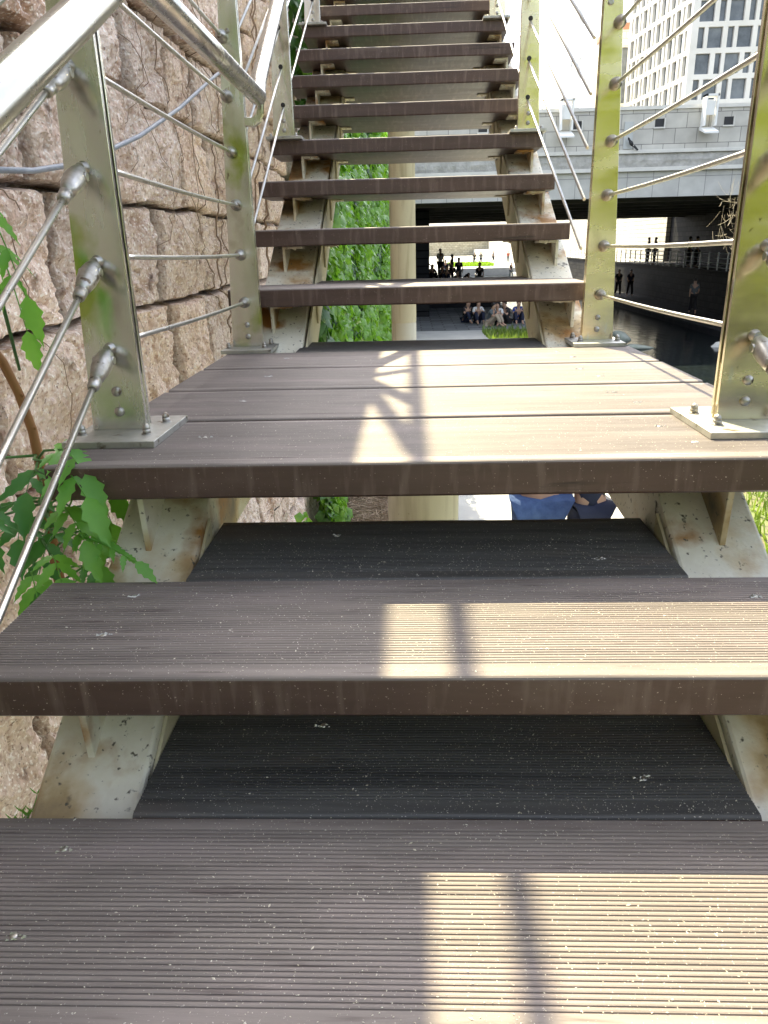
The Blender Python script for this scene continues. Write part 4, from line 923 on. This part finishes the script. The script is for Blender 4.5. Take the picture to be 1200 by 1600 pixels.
person(1.53, 4.86, Zn, 5, 'back', 'denim', 'denim', 'person in blue denim seen below the landing, nearest to the beige column', s=1.12)
person(1.98, 4.98, Zn, -10, 'stand', 'navy', 'navy', 'person in navy top and shorts right of the one in denim', shorts=True)
# group resting on the paving at the edge of the bridge's shade
person(3.55, 28.6, Zn, 120, 'sit', 'grey', 'beige', 'person in grey shirt sitting at the front of the group below the first upper step')
person(3.95, 29.0, Zn, 200, 'sit', 'whitecloth', 'blackcloth', 'person in white top sitting beside the one in grey')
person(4.35, 29.3, Zn, 230, 'sit', 'blackcloth', 'blackcloth', 'person in black sitting at the right of the group, next to the blue jacket')
person(4.8, 29.6, Zn, 180, 'sit', 'blue', 'navy', 'person in bright blue top sitting rightmost of the group')
person(3.2, 29.9, Zn, 170, 'sit', 'whitecloth', 'navy', 'person in white top sitting behind the one in grey shirt')
person(2.75, 30.2, Zn, 150, 'sit', 'blackcloth', 'navy', 'person in dark clothes sitting leftmost of the group')
# silhouettes further under the bridge
GB = 'people resting in the dark under the bridge'
def tier(x): return -1.75 if x < 2.75 else -2.05 if x < 3.45 else -2.3 if x < 4.15 else -2.55 if x < 4.85 else Zn
CR = [(2.35, 46, 150, 'stand', 'whitecloth', 'blackcloth', 'person in a pale top standing in the dark near the far column'),
    (1.75, 44, 160, 'sit', 'blackcloth', 'blackcloth', 'dark figure sitting leftmost on the terrace steps under the bridge'),
    (2.9, 43, 90, 'stand', 'blackcloth', 'blackcloth', 'tall dark figure standing in the middle of the crowd under the bridge'),
    (2.6, 41.5, 200, 'sit', 'blackcloth', 'navy', 'dark figure in navy trousers sitting left of the tall standing one'),
    (3.2, 42, 200, 'sit', 'navy', 'blackcloth', 'dark figure in navy top sitting right of the tall standing one'),
    (3.6, 41, 220, 'sit', 'blackcloth', 'blackcloth', 'dark figure sitting halfway down the terrace steps under the bridge'),
    (3.9, 43, 250, 'sit', 'blackcloth', 'navy', 'dark figure in navy trousers sitting at the rear of the terrace crowd'),
    (4.3, 40, 250, 'sit', 'blackcloth', 'blackcloth', 'dark figure sitting in front on the lowest terrace step'),
    (4.6, 41.5, 260, 'sit', 'grey', 'blackcloth', 'dark figure in grey sitting last on the right of the terrace'),
    (2.2, 42.5, 140, 'sit', 'grey', 'navy', 'figure in grey with navy trousers sitting high on the terrace steps'),
    (4.0, 45, 190, 'sit', 'navy', 'navy', 'figure all in navy sitting behind the crowd on the terrace'),
    (4.55, 44, 210, 'stand', 'blackcloth', 'grey', 'figure in black top and grey trousers standing at the low end of the terrace'),
    (3.5, 46.5, 170, 'stand', 'navy', 'grey', 'figure in navy top and grey trousers standing behind the terrace crowd')]
for (x, y, f, p_, sh, tr, lb) in CR: person(x, y, tier(x), f, p_, sh, tr, lb, GB)
GW = 'walkers in the sunlight beyond the bridge'
wk = [(3.6, 66, 0, 'stand', 'navy', 'grey', 'left of two people standing close together just beyond the shade'), (4.1, 66.5, 180, 'walk', 'blackcloth', 'whitecloth', 'right of two people standing close together just beyond the shade'),
      (9.6, 108, 180, 'walk', 'blackcloth', 'navy', 'walker in black on the sunlit paving, first from the left'), (10.6, 109, 180, 'walk', 'grey', 'navy', 'walker in grey on the sunlit paving, second from the left'),
      (13.3, 118, 90, 'walk', 'navy', 'blackcloth', 'walker in navy in the middle of the sunlit paving'), (15.3, 116, 0, 'walk', 'red', 'grey', 'walker in a red top on the sunlit paving'),
      (16.6, 118, 180, 'stand', 'blackcloth', 'blackcloth', 'person in black standing on the sunlit paving right of the red top'), (17.6, 120, 180, 'walk', 'grey', 'blackcloth', 'walker in grey right of the standing person in black'),
      (18.4, 119, 0, 'walk', 'blue', 'grey', 'walker in blue on the sunlit paving'), (19.0, 112, 180, 'walk', 'whitecloth', 'navy', 'walker in white top at the right of the sunlit paving'),
      (11.6, 84, 150, 'walk', 'blackcloth', 'grey', 'larger walker in black close to the end of the shade')]
for (x, y, f, p_, sh, tr, lb) in wk: person(x, y, -3.36 if 5.3 < x < 16 and y < 96 and x > 13.1 else Zn if (x < 5.3 or y > 96) else -3.62, f, p_, sh, tr, lb, GW)
person(14.35, 50.6, Zf, 180, 'walk', 'blackcloth', 'blackcloth', 'left of two dark figures walking side by side across the stream')
person(15.05, 50.3, Zf, 180, 'walk', 'navy', 'blackcloth', 'right of two dark figures walking side by side across the stream')
person(14.6, 37.5, Zf, 10, 'walk', 'grey', 'blackcloth', 'faint figure walking deep in the shade across the stream')
for x, y, f, sh, lb in [(17.0, 53.5, 90, 'blackcloth', 'left of two dark figures on the upper walkway across the stream'), (17.0, 52, 270, 'navy', 'right of two dark figures on the upper walkway across the stream'),
                    (17.2, 46.2, 90, 'blackcloth', 'dark figure on the upper walkway left of the one with a white shirt'), (17.2, 45.0, 90, 'whitecloth', 'figure in a white shirt on the upper walkway across the stream')]:
    person(x, y, -1.42, f, 'stand', sh, 'blackcloth', lb)
# white guard rail under the bridge and at the lit end
wr = thing('guard_rail', 'white tubular guard rail in the dark beside the column under the bridge', 'railing', (1.2, 40, Zn))
mb = MB(); mb.tube([(1.45, 38, -1.75), (1.45, 38, -.75), (1.5, 41, -.70), (1.7, 44, -.9), (1.75, 44.1, -.95), (1.75, 44.1, -1.75)], .03, 8); obj('rail', mb, M['white'], wr)
wr = thing('guard_rail', 'low white railing at the right end of the sunlit opening under the bridge', 'railing', (6, 60, Zn))
for i in range(9):
    mb = MB(); mb.tube([(5.35, 48+i*1.0, -2.86), (5.35, 48+i*1.0, -1.9)], .025, 6); obj('post', mb, M['white'], wr)
mb = MB(); mb.tube([(5.35, 47.8, -1.9), (5.35, 56.2, -1.9)], .03, 6); obj('rail', mb, M['white'], wr)
